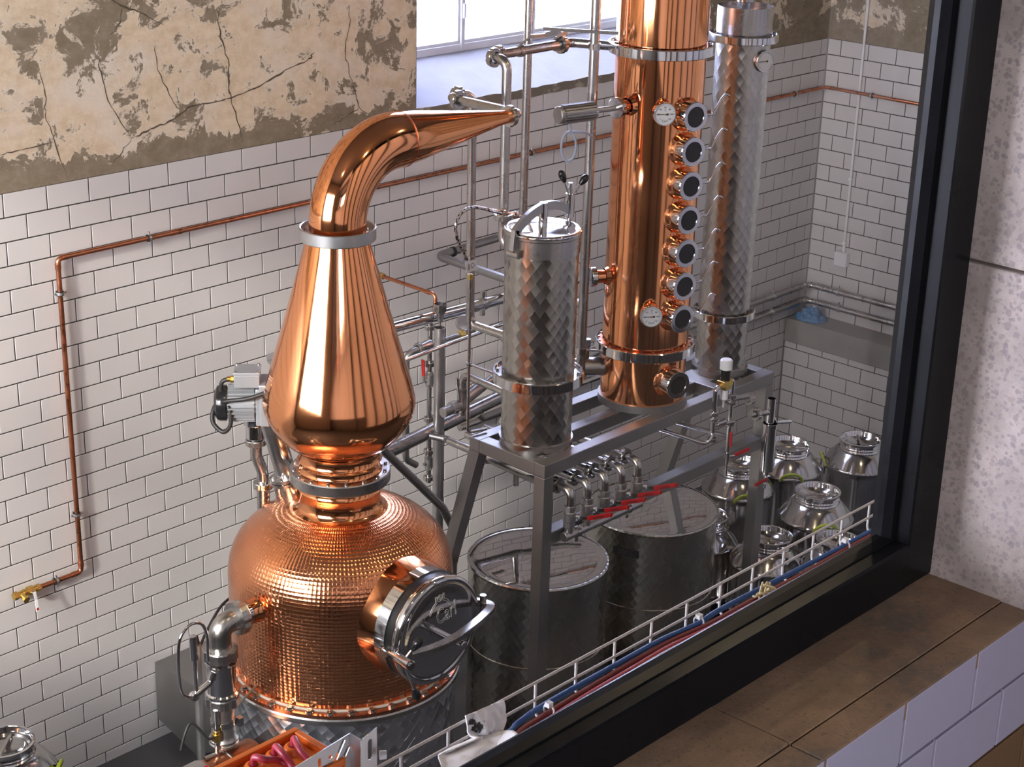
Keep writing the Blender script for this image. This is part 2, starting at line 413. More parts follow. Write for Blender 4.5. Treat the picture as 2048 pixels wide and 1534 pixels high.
colr = mixc(nt, mathn(nt, 'MULTIPLY', edge, .5), colr, (.74, .68, .58)); nt.links.new(colr, p.inputs['Base Color'])
bump(nt, mathn(nt, 'ADD', mathn(nt, 'MULTIPLY', worn, -1.2), mathn(nt, 'MULTIPLY', fine, .8)), .5, .008, p)
mat('crack', (.10, .075, .05), .95)
nt, p = mat('sill_plaster', (.30, .30, .335), .8); vary(nt, p, 7, .18, (.30, .30, .335)); bump(nt, noise(nt, 12, 6), .3, .01, p)
nt, p = mat('render_grey', (.24, .21, .165), .95); f = noise(nt, 10, 8, .7); nt.links.new(mixc(nt, ramp(nt, f, .5, .62), (.19, .165, .13), (.40, .35, .28)), p.inputs['Base Color']); bump(nt, f, .5, .01, p)
nt, p = mat('floor_concrete', (.09, .088, .088), .55); vary(nt, p, 3, .25, (.06, .058, .06), .5, .15)
nt, p = mat('wall_white', (.62, .58, .54), .8); vary(nt, p, 1.5, .1, (.62, .58, .54))
mat('wall_left', (.28, .25, .22), .8)
nt, p = mat('ceiling_dark', (.09, .075, .06), .8)
nt, p = mat('ledge_concrete', (.30, .285, .265), .7); vary(nt, p, 5, .2, (.30, .285, .265), .6, .15)
nt, p = mat('hall_dark', (.05, .038, .03), .7); vary(nt, p, 2, .3, (.05, .038, .03))
nt, p = mat('room_dark', (.16, .14, .13), .85)
# aggregate stone of the jamb, worn stone of the sill
def stone(name, base, spots, scale, sizes, grime=None):
    nt, p = mat(name, base, .7)
    b = mixc(nt, ramp(nt, noise(nt, 6, 8, .7), .35, .68), tuple(x*.74 for x in base), tuple(min(1, x*1.15) for x in base))
    if grime: b = mixc(nt, ramp(nt, noise(nt, 3.2, 8, .75), .48, .62, 0, .8), b, grime)
    b = mixc(nt, ramp(nt, noise(nt, 150, 3), .60, .7, 0, .6), b, tuple(x*.45 for x in base))
    for sc2, sz in ((scale, sizes), (scale*2.1, sizes*.8)):
        vo = N(nt, 'TexVoronoi'); vo.inputs['Scale'].default_value = sc2; nt.links.new(geo(nt), vo.inputs['Vector'])
        dd = mathn(nt, 'ADD', vo.outputs['Distance'], mathn(nt, 'MULTIPLY', mathn(nt, 'SUBTRACT', noise(nt, sc2*1.6, 5, .6), .5), .7))
        sp = N(nt, 'SeparateColor'); nt.links.new(vo.outputs['Color'], sp.inputs[0])
        k = ramp(nt, mathn(nt, 'SUBTRACT', mathn(nt, 'MULTIPLY', mathn(nt, 'POWER', sp.outputs[0], 1.5), sz), dd), -.02, .05, 0, .5)
        b = mixc(nt, k, b, mixc(nt, sp.outputs[1], *spots))
    nt.links.new(b, p.inputs['Base Color']); bump(nt, noise(nt, 40, 6, .7), .4, .006, p)
stone('jamb_stone', (.50, .415, .375), ((.20, .18, .20), (.34, .25, .22)), 58, .62)
stone('sill_stone', (.29, .18, .105), ((.08, .075, .065), (.18, .105, .06)), 110, .34, (.12, .105, .085))
nt, p = mat('frame_black', (.008, .008, .009), .3, 0., Specular_IOR_Level=.12); vary(nt, p, 8, .3, (.008, .008, .009), .3, .08)
mat('window_paint', (.75, .77, .80), .4)
# thin panes
def pane(name, tint, refl):
    m_ = bpy.data.materials.new(name); m_.use_nodes = True; nt = m_.node_tree; nt.nodes.clear(); M[name] = m_
    o = N(nt, 'OutputMaterial'); t = N(nt, 'BsdfTransparent'); t.inputs[0].default_value = (*tint, 1); g = N(nt, 'BsdfGlossy'); g.inputs['Roughness'].default_value = 0
    fr = N(nt, 'LayerWeight'); fr.inputs[0].default_value = .5; mx = N(nt, 'MixShader')
    nt.links.new(mathn(nt, 'MULTIPLY_ADD', mathn(nt, 'POWER', fr.outputs['Facing'], 5.), refl*.9, .03*refl), mx.inputs[0]); nt.links.new(t.outputs[0], mx.inputs[1]); nt.links.new(g.outputs[0], mx.inputs[2]); nt.links.new(mx.outputs[0], o.inputs[0])
pane('window_glass', (.97, .98, .99), .8); pane('sight_glass', (.9, .9, .9), 1.5)
nt, p = mat('lamp_glow', (1, .9, .7), .4); p.inputs['Emission Color'].default_value = (1, .82, .55, 1); p.inputs['Emission Strength'].default_value = 18
# ================================================================== the hall
TW, TH, ZT = .203, .1023, 2.82          # tile pitch and top of the tiling
XC, XL = 5.956, 5.753                   # right wall above and below the ledge
WX0, WX1, WZ = 2.307, 4.40, 2.852       # window recess in the back wall
mb = MB()
mb.box((-4.3, .006, -.1), (XC+.3, .45, ZT)); mb.box((-4.3, .002, ZT), (WX0, .45, 6.1)); mb.box((WX1, .002, ZT), (XC+.3, .45, 6.1)); mb.box((WX0, .002, 5.0), (WX1, .45, 6.1))
mb.box((WX0, .006, ZT), (WX1, .45, ZT+.012))
wall_back = struct('wall_back', mb, 'plaster')
part('grout_bed', MB().box((-4.3, .0035, 0), (XC, .007, ZT)), 'grout', wall_back)
def tile_mesh(w, h, name='tile', mt='tile'):
    c, g, t = .0018, .0028, .008; w2, h2 = w/2-g, h/2-g
    b = MB(); o = [(-w2, -h2), (w2, -h2), (w2, h2), (-w2, h2)]; i = [(-w2+c, -h2+c), (w2-c, -h2+c), (w2-c, h2-c), (-w2+c, h2-c)]
    b.v = [V(x, t, z) for x, z in o] + [V(x, c*.6, z) for x, z in o] + [V(x, 0, z) for x, z in i]
    for k in range(4):
        k2 = (k+1) % 4; b.face([k, k2, 4+k2, 4+k]); b.face([4+k, 4+k2, 8+k2, 8+k])
    b.face([8, 9, 10, 11]); me = b.mesh(name); me.materials.append(M[mt]); return me, b
def pxy(P):
    q = Vector(P)-CAM; return 1024+FPX*q.dot(CR)/q.dot(CF), 767-FPX*q.dot(CU)/q.dot(CF), q.dot(CF)
TM = {}
def tile_obj(parent, w, h, c, rot=None, mt='tile'):
    key = (round(w, 4), round(h, 4), mt)
    if key not in TM: TM[key] = tile_mesh(w, h, mt=mt)
    return inst('tile', TM[key][0], c, parent, rot)
cand = []
for r in range(28):
    z1 = ZT-r*TH; z0 = max(z1-TH, 0)
    off = 0 if r % 2 == 0 else .5
    for c in range(-20, 31):
        x0, x1 = (c+off)*TW, (c+off+1)*TW
        x1 = min(x1, (XC if z1 > .99 else XL))
        if x1-x0 < .012 or z1-z0 < .01: continue
        cx, cz = (x0+x1)/2, (z0+z1)/2; u, v, d = pxy((cx, 0, cz))
        vis = 0 < u < 2048 and 0 < v < 1534
        blocked = (590 < u < 800 and 470 < v < 900) or (480 < u < 900 and 960 < v < 1534) or (1210 < u < 1530 and v < 740) or (1010 < u < 1150 and 470 < v < 890)
        cand.append((0 if not vis else (.02 if blocked else 1)/d**2, cx, cz, x1-x0, z1-z0))
cand.sort(reverse=True); rest = MB()
for k, (a, cx, cz, w, h) in enumerate(cand):
    if k < 300: tile_obj(wall_back, w, h, (cx, 0, cz))
    else:
        _, b = tile_mesh(w, h) if (round(w, 4), round(h, 4), 'tile') not in TM else TM[(round(w, 4), round(h, 4), 'tile')]
        TM.setdefault((round(w, 4), round(h, 4), 'tile'), (_, b)); n0 = len(rest.v)
        rest.v += [p+V(cx, 0, cz) for p in b.v]
        for q in b.f: rest.face([n0+i for i in q])
part('far_tiles', rest, 'tile', wall_back, kind='stuff')
# bare strip of render under the sill
mb = MB(); n = 40; top = []; bot = []
for k in range(n+1):
    x = WX0-.05+(WX1+.05-WX0+.05)*k/n
    top.append((x, ZT+.035+random.uniform(-.004, .004))); bot.append((x, ZT-.012+random.uniform(-.007, .005)))
for k in range(n):
    mb.prism([V(top[k][0], -.005, top[k][1]), V(bot[k][0], -.005, bot[k][1]), V(bot[k+1][0], -.005, bot[k+1][1]), V(top[k+1][0], -.005, top[k+1][1])], (0, .012, 0))
part('render_strip', mb, 'render_grey', wall_back)
# cracks in the plaster, traced as thin dark fissures
cracks = [[(218, -5), (247, 13), (280, 25), (330, 52)], [(247, 13), (240, 45), (214, 80)], [(200, 105), (196, 130), (215, 200), (262, 277)],
          [(262, 277), (300, 258), (345, 240), (375, 215), (425, 205), (462, 196), (520, 172), (570, 140), (615, 120), (630, 105)], [(435, 20), (440, 75), (458, 130), (458, 165), (462, 196), (475, 245), (487, 285)],
          [(80, 145), (90, 190), (90, 230), (105, 270), (135, 355)], [(0, 310), (40, 300), (110, 283)], [(700, 10), (697, 60), (690, 100), (697, 145), (712, 190), (718, 215), (745, 238)], [(718, 215), (690, 235), (665, 250)],
          [(262, 277), (240, 310), (225, 325)], [(310, 90), (315, 140), (345, 200), (360, 222)]]
mbc = MB()
for ci, cr in enumerate(cracks):
    pts = []
    for a, b in zip(cr[:-1], cr[1:]):
        for k in range(5):
            t = k/5; pts.append(at(a[0]+(b[0]-a[0])*t+random.uniform(-2.5, 2.5)*(k > 0), a[1]+(b[1]-a[1])*t+random.uniform(-2, 2)*(k > 0), Y=.002))
    pts.append(at(*cr[-1], Y=.002)); w = []
    for k in range(len(pts)): w.append((.0042 if ci in (0, 3, 4) else .0026)*random.uniform(.35, 1.2)*min(1, (len(pts)-k)/4, (k+1)/3))
    for k in range(len(pts)-1):
        d = (pts[k+1]-pts[k]).normalized(); s_ = V(-d.z, 0, d.x); o = V(0, -.0012, 0)
        mbc.poly([pts[k]-s_*w[k]+o, pts[k+1]-s_*w[k+1]+o, pts[k+1]+s_*w[k+1]+o, pts[k]+s_*w[k]+o][::-1])
part('cracks', mbc, 'crack', wall_back)
# back window: splayed sill, painted frame, panes
win = bpy.data.objects.new('window_1', None); COL.objects.link(win); win.location = (3.35, .37, WZ); win['kind'] = 'structure'
part('window_sill', MB().prism([V(WX0, -.004, WZ), V(WX0, .36, 3.02), V(WX0, .45, 3.02), V(WX0, .45, ZT+.012), V(WX0, -.004, ZT+.012)], (WX1-WX0, 0, 0)), 'sill_plaster', win)
part('window_reveal', MB().box((WX0-.002, .003, WZ), (WX0+.004, .45, 5)).box((WX1-.004, .003, WZ), (WX1+.002, .45, 5)).box((WX0, .003, 4.996), (WX1, .45, 5.002)), 'sill_plaster', win)
fr = MB().box((WX0, .35, 3.015), (WX1, .40, 3.055)).box((WX0, .35, 4.94), (WX1, .40, 5.0))
for x in (WX0+.02, 2.981, 3.53, 4.08, WX1-.02): fr.box((x-.013, .345, 3.02), (x+.013, .40, 5))
part('window_frame', fr, 'window_paint', win, bevel=.003)
xs = (WX0+.02, 2.981, 3.53, 4.08, WX1-.02)
for a, b in zip(xs[:-1], xs[1:]):
    cs = part('casement', MB().box((a+.015, .36, 3.055), (b-.015, .385, 3.072)).box((a+.015, .36, 3.072), (a+.028, .385, 4.94)).box((b-.028, .36, 3.072), (b-.015, .385, 4.94)).box((a+.015, .36, 3.95), (b-.015, .385, 3.965)), 'window_paint', win)
    part('pane', MB().box((a+.028, .371, 3.072), (b-.028, .374, 4.94)), 'window_glass', cs)
for z in (3.19, 3.32): part('hinge', MB().cyl((2.985, .345, z), (2.985, .345, z+.075), .011, 12), 'window_paint', win)
# right wall with the ledge at half height
mb = MB().box((XC+.006, -4.905, .82), (XC+.35, 0.002, ZT)).box((XC+.002, -4.905, ZT), (XC+.35, 0.002, 6.1)).box((XL+.006, -4.905, -.1), (XC+.35, .002, .82))
wall_right = struct('wall_right', mb, 'plaster')
part('grout_bed', MB().box((XC+.0035, -4.9, .98), (XC+.007, 0, ZT)).box((XL+.0035, -4.9, 0), (XL+.007, 0, .825)), 'grout', wall_right)
part('corner_joint', MB().bar((XC-.002, -.002, .98), (XC-.002, -.002, ZT), .01, .01).bar((XL-.002, -.002, 0), (XL-.002, -.002, .82), .01, .01), 'steel_dull', wall_right)
rq = Matrix.Rotation(-PI/2, 3, 'Z').to_quaternion(); rest = MB()
for r in range(28):
    z1 = ZT-r*TH; z0 = max(z1-TH, 0)
    if r >= 18: z1 = min(z1, .82)
    if z1-z0 < .01: continue
    x = XC if r < 18 else XL
    half = (r % 2 == 0) if r < 18 else (r % 2 == 1)
    e = [0]+[(k+(.5 if half else 1))*TW for k in range(24)]
    for a, b in zip(e[:-1], e[1:]):
        w = b-a; c = V(x, -(a+b)/2, (z0+z1)/2)
        if a < 4.2*TW: tile_obj(wall_right, w, z1-z0, c, rq)
        else:
            key = (round(w, 4), round(z1-z0, 4), 'tile')
            if key not in TM: TM[key] = tile_mesh(w, z1-z0)
            n0 = len(rest.v); rest.v += [rq @ p + c for p in TM[key][1].v]
            for q in TM[key][1].f: rest.face([n0+i for i in q])
part('far_tiles', rest, 'tile', wall_right, kind='stuff')
struct('trim_1', MB().box((XL-.012, -4.9, .822), (XC+.005, -.004, .982)), 'ledge_concrete', bevel=.004)
struct('floor', MB().box((-4.3, -4.9, -.1), (XC, 0, 0)), 'floor_concrete')
struct('ceiling', MB().box((-4.4, -5.0, 6.0), (XC+.3, .4, 6.15)), 'ceiling_dark')
# left wall of the hall with its tall window (outside the picture, lights the hall)
LX = -4.3
mb = MB().box((LX-.3, -4.905, -.1), (LX, .4, 2.6)).box((LX-.3, -4.905, 4.95), (LX, .4, 6.1)).box((LX-.3, -4.905, 2.6), (LX, -3.5, 4.95)).box((LX-.3, -.4, 2.6), (LX, .4, 4.95))
struct('wall_left', mb, 'wall_left')
mb = MB()
for y in (-3.48, -2.72, -1.95, -1.18, -.42): mb.box((LX-.16, y-.03, 2.6), (LX-.11, y+.03, 4.95))
for z in (2.62, 3.78, 4.93): mb.box((LX-.16, -3.5, z-.02), (LX-.11, -.4, z+.02))
struct('window_3', mb, 'frame_black')
# wall between hall and gallery, with the opening the photograph looks through
YN, YF, XJ, ZS = -5.085, -4.905, -1.25, 3.375
mb = MB().box((-6.3, YN+.008, 2.2), (XJ+.001, YF, ZS-.036)).box((XJ+.02, YN+.008, 2.2), (XC+.3, YF, 6.1)).box((-6.3, YN+.008, 5.3), (XC, YF, 6.1)).box((-6.3, YN, ZS-.02), (-4.25, YF, 5.4)).box((-6.3, -5.0, -.1), (XC+.3, YF, 2.2))
wall_front = struct('wall_front', mb, 'wall_white')
part('hall_face', MB().box((-4.3, YF-.001, 0), (.2, YF+.002, 2.3)).box((.2, YF-.001, 0), (XC, YF+.002, 1.0)), 'hall_dark', wall_front)  # dark sheets added low on the unseen face to darken reflections in the metal
for x in (-.75, .15, 1.1, 2.3, 3.4, 4.6): part('reflection_strip', MB().box((x, YF, 0), (x+.16, YF+.09, 6)), 'hall_dark', wall_front)  # dark strips added out of view, mirrored as upright streaks in the copper
part('grout_bed', MB().box((-4.25, YN+.0035, 2.64), (XJ+.25, YN+.009, ZS-.004)), 'grout_near', wall_front)
xj = at(1430, 1415, Z=ZS).x
part('joint_fill', MB().box((-4.25, YN+.004, ZS-.037), (XJ, YF, ZS-.012)), 'grout_near', wall_front)
for (x0, x1) in ((-4.25, xj-.9), (xj-.898, xj-.002), (xj+.002, XJ-.002)):
    for (y0, y1, dz) in ((YF+.06, -5.033, 0), (-5.0355, YN-.001, -.0015)):
        part('sill_slab', MB().box((x0, min(y0, y1), ZS-.035), (x1, max(y0, y1), ZS+dz+random.uniform(-.0008, .0008))), 'sill_stone', wall_front, bevel=.0012)
zj = at(1990, 533, X=XJ).z
for (z0, z1) in ((ZS-.03, zj-.0025), (zj+.0025, 5.3)):
    part('jamb_block', MB().box((XJ, YN-.002, z0), (XJ+.2, YF+.1, z1)), 'jamb_stone', wall_front, bevel=.004)
x0t = at(1813, 1394, Y=YN).x
TM2 = {}
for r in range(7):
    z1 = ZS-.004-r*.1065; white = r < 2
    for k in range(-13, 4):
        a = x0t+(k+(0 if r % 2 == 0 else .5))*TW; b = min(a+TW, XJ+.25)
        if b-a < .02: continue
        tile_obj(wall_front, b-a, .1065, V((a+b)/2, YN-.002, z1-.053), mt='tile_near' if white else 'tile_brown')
# gallery room behind the camera
GX0, GX1, GY0 = -6.2, .6, -8.4
mb = MB().box((GX0-.2, GY0-.2, 2.2), (-5.0, GY0, 5.7)).box((-3.2, GY0-.2, 2.2), (GX1, GY0, 5.7)).box((-5.0, GY0-.2, 2.2), (-3.2, GY0, 3.9)).box((-5.0, GY0-.2, 5.1), (-3.2, GY0, 5.7)).box((GX1, GY0-.2, 2.2), (GX1+.2, YN, 5.7)).box((GX0-.2, GY0, 2.2), (GX0, YN, 5.7))
struct('wall_gallery', mb, 'room_dark')
struct('floor_gallery', MB().box((GX0-.2, GY0-.2, 2.1), (GX1+.2, YN, 2.2)), 'room_dark')
struct('ceiling_gallery', MB().box((GX0-.2, GY0-.2, 5.65), (GX1+.2, YN, 5.75)), 'room_dark')
# black window frame in the opening with its pane
w2 = bpy.data.objects.new('window_2', None); COL.objects.link(w2); w2.location = (-2.75, -4.87, ZS); w2['kind'] = 'structure'
prof = [(YF, 0), (YF, .072), (YF+.003, .076), (YF+.026, .077), (YF+.026, .080), (YF+.040, .083), (YF+.052, .083), (YF+.052, .074), (YF+.07, .068), (YF+.07, 0)]
profr = [(YF, 0), (YF, .076), (YF+.003, .079), (YF+.028, .080), (YF+.028, .090), (YF+.042, .097), (YF+.052, .097), (YF+.052, .088), (YF+.07, .080), (YF+.07, 0)]
part('frame_bottom', MB().prism([V(-4.25, y, ZS+z) for y, z in prof], (XJ-.0765+4.25, 0, 0)), 'frame_black', w2, bevel=.002)
part('frame_right', MB().prism([V(XJ-z, y, ZS+.001) for y, z in profr], (0, 0, 5.3-ZS-.001)), 'frame_black', w2, bevel=.002)
part('frame_left', MB().prism([V(-4.25+z, y, ZS+.05) for y, z in prof], (0, 0, 5.3-ZS-.05)), 'frame_black', w2)
part('frame_top', MB().prism([V(-4.25, y, 5.3-z) for y, z in prof], (XJ+4.25, 0, 0)), 'frame_black', w2)
part('pane', MB().box((-4.16, YF+.054, ZS+.07), (XJ-.07, YF+.057, 5.2)), 'window_glass', w2)
# ================================================================== pot still
AX, AY = .484, -1.485
def Pz(r, a, z, c=(AX, AY)): return V(c[0]+r*math.cos(a), c[1]+r*math.sin(a), z)
bolt_me = MB().lathe([(0, 0), (.015, 0), (.015, .003), (.010, .003)], n=16).hexa((0, 0, .003), (0, 0, 1), .0115, .011).mesh('bolt'); bolt_me.materials.append(M['steel'])
small_bolt = MB().lathe([(0, 0), (.0085, 0), (.0085, .002), (.006, .002)], n=12).hexa((0, 0, .002), (0, 0, 1), .0065, .007).mesh('bolt'); small_bolt.materials.append(M['steel'])
def bolts(parent, me, n, r, z, c, a0=0):
    for k in range(n): inst('bolt', me, Pz(r, a0+2*PI*k/n, z, c), parent)
still = thing('pot_still', (AX, AY, 0), 'copper pot still with onion-shaped helmet, lyne arm and round manway door', 'still')
c0 = V(AX, AY, 0)
part('base_drum', MB().lathe([(.40, 0), (.458, 0), (.458, 1.085), (.40, 1.085)], c0, n=96), 'steel_marbled_base', still)
part('base_rim', MB().lathe([(.45, 1.083), (.472, 1.083), (.477, 1.09), (.477, 1.106), (.472, 1.112), (.42, 1.112)], c0, n=96), 'steel', still)
fl = part('pot_flange', MB().lathe([(.42, 1.112), (.472, 1.112), (.472, 1.127), (.43, 1.127)], c0, n=96), 'copper_pipe', still)
bolts(fl, bolt_me, 36, .457, 1.127, (AX, AY), .05)
part('weld_bead', MB().torus((AX, AY, 1.131), (0, 0, 1), .4405, .006, 96, 8), 'beige_paint', still)
dome = [(.437, 1.125), (.439, 1.25), (.441, 1.38), (.442, 1.48), (.442, 1.515), (.440, 1.545), (.434, 1.58), (.422, 1.617), (.402, 1.654), (.375, 1.687), (.34, 1.716), (.30, 1.741), (.255, 1.762), (.21, 1.777), (.175, 1.785), (.150, 1.789)]
part('pot_body', MB().lathe(dome, c0, n=144, sharp=60), 'copper_hammered', still)
part('neck', MB().lathe([(.185, 1.783), (.170, 1.790), (.160, 1.802), (.157, 1.82), (.157, 1.862), (.162, 1.868), (.157, 1.874), (.157, 1.905)], c0, n=72, sharp=60), 'copper', still)
nf = part('neck_flange', MB().lathe([(.15, 1.902), (.192, 1.902), (.195, 1.906), (.195, 1.944), (.192, 1.948), (.15, 1.948)], c0, n=72), 'steel', still)
bolts(nf, small_bolt, 16, .178, 1.948, (AX, AY), .2)
part('neck_collar', MB().lathe([(.157, 1.948), (.164, 1.952), (.158, 1.960), (.158, 1.985), (.163, 1.991), (.158, 1.998), (.157, 2.02), (.161, 2.032), (.165, 2.036)], c0, n=72, sharp=70), 'copper', still)
hel = [(.155, 2.034), (.172, 2.042), (.200, 2.062), (.228, 2.090), (.254, 2.122), (.274, 2.155), (.286, 2.188), (.290, 2.212), (.2895, 2.236), (.283, 2.268), (.2735, 2.305), (.262, 2.345), (.238, 2.430), (.206, 2.540), (.167, 2.680), (.128, 2.820), (.116, 2.866)]
part('helmet', MB().lathe(hel, c0, n=96, sharp=60), 'copper', still)
tf = part('top_flange', MB().lathe([(.10, 2.862), (.139, 2.862), (.142, 2.865), (.142, 2.907), (.1385, 2.910), (.134, 2.907), (.134, 2.884), (.10, 2.884)], c0, n=64), 'steel_brushed', still)
bolts(tf, small_bolt, 10, .120, 2.884, (AX, AY), .3)
# lyne arm: elbow swept to the horizontal and a long cone
R_, ZA = .275, 3.187; path = [V(AX, AY, 2.872), V(AX, AY, 2.892)]; rad = [.106, .106]
for k in range(0, 19):
    a = PI/2*k/18; path.append(V(AX+R_-R_*math.cos(a), AY, ZA-R_+R_*math.sin(a))); rad.append(.106)
xe, xt = AX+R_, 1.335
for k in range(1, 9):
    t = k/8; path.append(V(xe+.04+(xt-xe-.04)*t, AY, ZA+.004*t)); rad.append(.106-.076*t)
path.append(V(1.40, AY, ZA+.004)); rad.append(.027)
part('lyne_arm', MB().tube(path, rad, 64, cap=False), 'copper', still)
part('seam', MB().torus((xe+.035, AY, ZA), (1, 0, 0), .1055, .0016, 64, 6), 'copper_pipe', still)
# round manway in the side of the pot, facing the gallery
DC = V(.470, 0, 1.462)
def my(y): return V(DC.x, y, DC.z)
mw = part('manway', MB().lathe([(.236, .345), (.231, .375), (.226, .402), (.221, .428), (.217, .446)], my(AY), (0, -1, 0), 72, sharp=60), 'copper', still)
part('manway_ring', MB().lathe([(.20, .443), (.2175, .443), (.2175, .497), (.20, .497)], my(AY), (0, -1, 0), 72), 'steel_polished', mw)
part('gasket', MB().lathe([(.19, .497), (.211, .497), (.211, .534), (.19, .534)], my(AY), (0, -1, 0), 72), 'gasket', mw)
part('manway_door', MB().lathe([(.20, .533), (.214, .533), (.2165, .537), (.2165, .560), (.212, .567), (.203, .571), (.192, .568), (.185, .563), (.172, .5665), (.14, .5685), (.09, .5696), (.04, .570), (0, .570)], my(AY), (0, -1, 0), 72, sharp=75), 'steel_polished', mw)
YD = AY-.570
yk = smooth0([at(826, 1309, Y=YD-.03), at(866, 1297, Y=YD-.078), at(906, 1279, Y=YD-.098), at(945, 1252, Y=YD-.092), at(972, 1228, Y=YD-.062), at(981, 1213, Y=YD-.02), at(966, 1206, Y=YD+.02)], 5)
ym = MB().sweep(yk, .034, .022)
part('yoke', ym, 'steel', mw, bevel=.002)
part('yoke_hook', MB().cyl(yk[-1]+V(0, .0, -.035), yk[-1]+V(0, .0, .035), .013).bar(yk[-1], yk[-1]+V(-.03, .05, 0), .02, .03), 'steel', mw)
bp = at(884, 1270, Y=YD)
part('yoke_boss', MB().cyl(bp+V(0, .01, 0), bp+V(0, -.118, 0), .0175, 20, bev=.002).cyl(bp+V(0, -.045, 0), bp+V(0, -.053, 0), .020, 20), 'steel_polished', mw)
hl = at(774, 1302, Y=YD+.065); nb = at(806, 1322, Y=YD-.045)
part('hinge_lug', MB().cyl(hl+V(.055, .01, .012), hl+V(-.018, 0, -.004), .020, 20, bev=.003), 'steel', mw)
part('swing_bolt', MB().cyl(hl, nb+(nb-hl)*.2, .0095, 14), 'steel', mw)
bd = (nb-hl).normalized()
part('handle_nut', MB().cyl(nb-bd*.035, nb+bd*.055, .020, 22, bev=.003).cyl(nb+bd*.054, nb+bd*.062, .011, 16), 'steel_polished', mw)
def knob(parent, p0, d, rod, rr=.0055, L=.062, kr=.0175, nm=('handle_rod', 'knob')):
    d = Vector(d).normalized(); p0 = Vector(p0)
    part(nm[0], MB().cyl(p0, p0+d*(rod+.01), rr, 12), 'steel_polished', parent)
    part(nm[1], MB().lathe([(0, 0), (.007, 0), (.0085, .004), (kr*.72, L*.22), (kr*.97, L*.45), (kr, L*.58), (kr*.86, L*.78), (kr*.5, L*.94), (0, L)], p0+d*rod, d, 20, sharp=80), 'black_plastic', parent)
k1_ = at(844, 1276, Y=YD-.075)-nb; k2_ = at(836, 1399, Y=YD-.055)-nb
knob(mw, nb, k1_, k1_.length-.06); knob(mw, nb, k2_, k2_.length-.06)
# engraved name and emblem on the door
lx, lz = V(1, 0, 0), V(0, 0, 1)
ex = (V(1, 0, .10)).normalized()
lgm = curve_mesh('engraved_name', ('T', 'Carl', .092, 0, .0008), 'engrave')
for v_ in lgm.vertices: v_.co.x *= .66
place('engraved_name', lgm, mw, at(893, 1226, Y=YD)+V(0, .0003, 0), ex, lz, 'outlined lettering reading Carl')
em = MB(); ec = at(880, 1226, Y=YD)+V(0, .0005, 0)
def emp(x, z): return ec+ex*x+V(0, 0, 1)*z
def arcp(r, a0, a1, n=12): return [(r*math.cos(math.radians(a0+(a1-a0)*k/n)), r*math.sin(math.radians(a0+(a1-a0)*k/n))) for k in range(n+1)]
for sg in (1, -1):
    o1 = [(sg*x, z) for x, z in arcp(.062, 12, 66)]; o2 = [(sg*x, z) for x, z in arcp(.054, 12, 66)]
    lp = o1+[(sg*.026, .082), (sg*.018, .082), (sg*.018, .050)]+o2[::-1][1:]
    em.tube([emp(x*.9, z*.9) for x, z in lp], .0009, 6, closed=True)
for r in (.0125, .006): em.tube([emp(r*math.cos(2*PI*k/20), .062+r*math.sin(2*PI*k/20)) for k in range(20)], .0009, 6, closed=True)
part('engraved_emblem', em, 'engrave', mw)
# small outlet union on the far side of the pot
rp = at(905, 1168, Y=AY); rp = V(AX+.43, AY-.02, rp.z-.02)
part('side_union', MB().cyl(rp, rp+V(.05, 0, 0), .022, 20).nut(rp+V(.055, 0, 0), (1, 0, 0), .034, .018).cyl(rp+V(.06, 0, 0), rp+V(.085, 0, 0), .028, 20), 'steel_polished', still)
# sight vent with a swan-neck on the shoulder
vb = at(527, 1000, Z=1.70)
v1 = V(vb.x, vb.y, 1.66)
sv = part('vent_pipe', MB().cyl(v1, v1+V(0, 0, .10), .026, 24).tube([v1+V(0, 0, .115), v1+V(0, 0, .165), v1+V(-.018, .016, .235), v1+V(-.018, .016, .285)], .0235, 20, bend=.05), 'steel', still)
part('union_nut', MB().nut(v1+V(0, 0, .108), (0, 0, 1), .040, .026), 'steel', sv)
t = v1+V(-.018, .016, .285)
part('union_nut', MB().nut(t+V(0, 0, .01), (0, 0, 1), .042, .024), 'steel', sv)
part('vent_cap', MB().lathe([(.02, .02), (.035, .025), (.039, .03), (.039, .085), (.047, .088), (.048, .092), (.048, .125), (.044, .130), (.038, .130), (.036, .124), (0, .124)], t, n=36), 'steel_polished', sv)
part('sight_glass', MB().disc(.036, t+V(0, 0, .1255), (0, 0, 1)), 'dial', sv)
# short capped spigot beside it
b2 = at(563, 985, Z=1.745); d2 = V(-.12, .05, 1).normalized()
part('capped_spigot', MB().cyl(V(b2.x, b2.y, 1.71), V(b2.x, b2.y, 1.71)+d2*.10, .021, 20).lathe([(.02, .075), (.036, .078), (.036, .105), (.030, .108), (.027, .100), (0, .100)], V(b2.x, b2.y, 1.71), d2, 28), 'steel', still)
# ------------------------------------------------------------------ agitator drive on the shoulder
sb = at(592, 1000, Z=1.76); sb = V(sb.x, sb.y, 1.735); sd = V(-.20, .16, 1).normalized()
ag = thing('agitator_motor', sb, 'grey geared motor with terminal box and looped black cable behind the helmet', 'motor')
part('shaft_housing', MB().cyl(sb-sd*.02, sb+sd*.42, .041, 28), 'steel', ag)
part('housing_flange', MB().lathe([(.02, .11), (.066, .11), (.066, .124), (.02, .124)], sb, sd, 36).lathe([(.02, .128), (.066, .128), (.066, .142), (.02, .142)], sb, sd, 36), 'steel', ag)
for k in range(6):
    u_, v_, d_ = frame(sd); a = k*PI/3
    part('bolt', MB().cyl(sb+sd*.10+(u_*math.cos(a)+v_*math.sin(a))*.057, sb+sd*.155+(u_*math.cos(a)+v_*math.sin(a))*.057, .005, 8), 'steel', ag)
hd = sb+sd*.42
gx = V(-.74, .67, 0).normalized(); gy = V(.67, .74, 0).normalized(); gz = V(0, 0, 1)
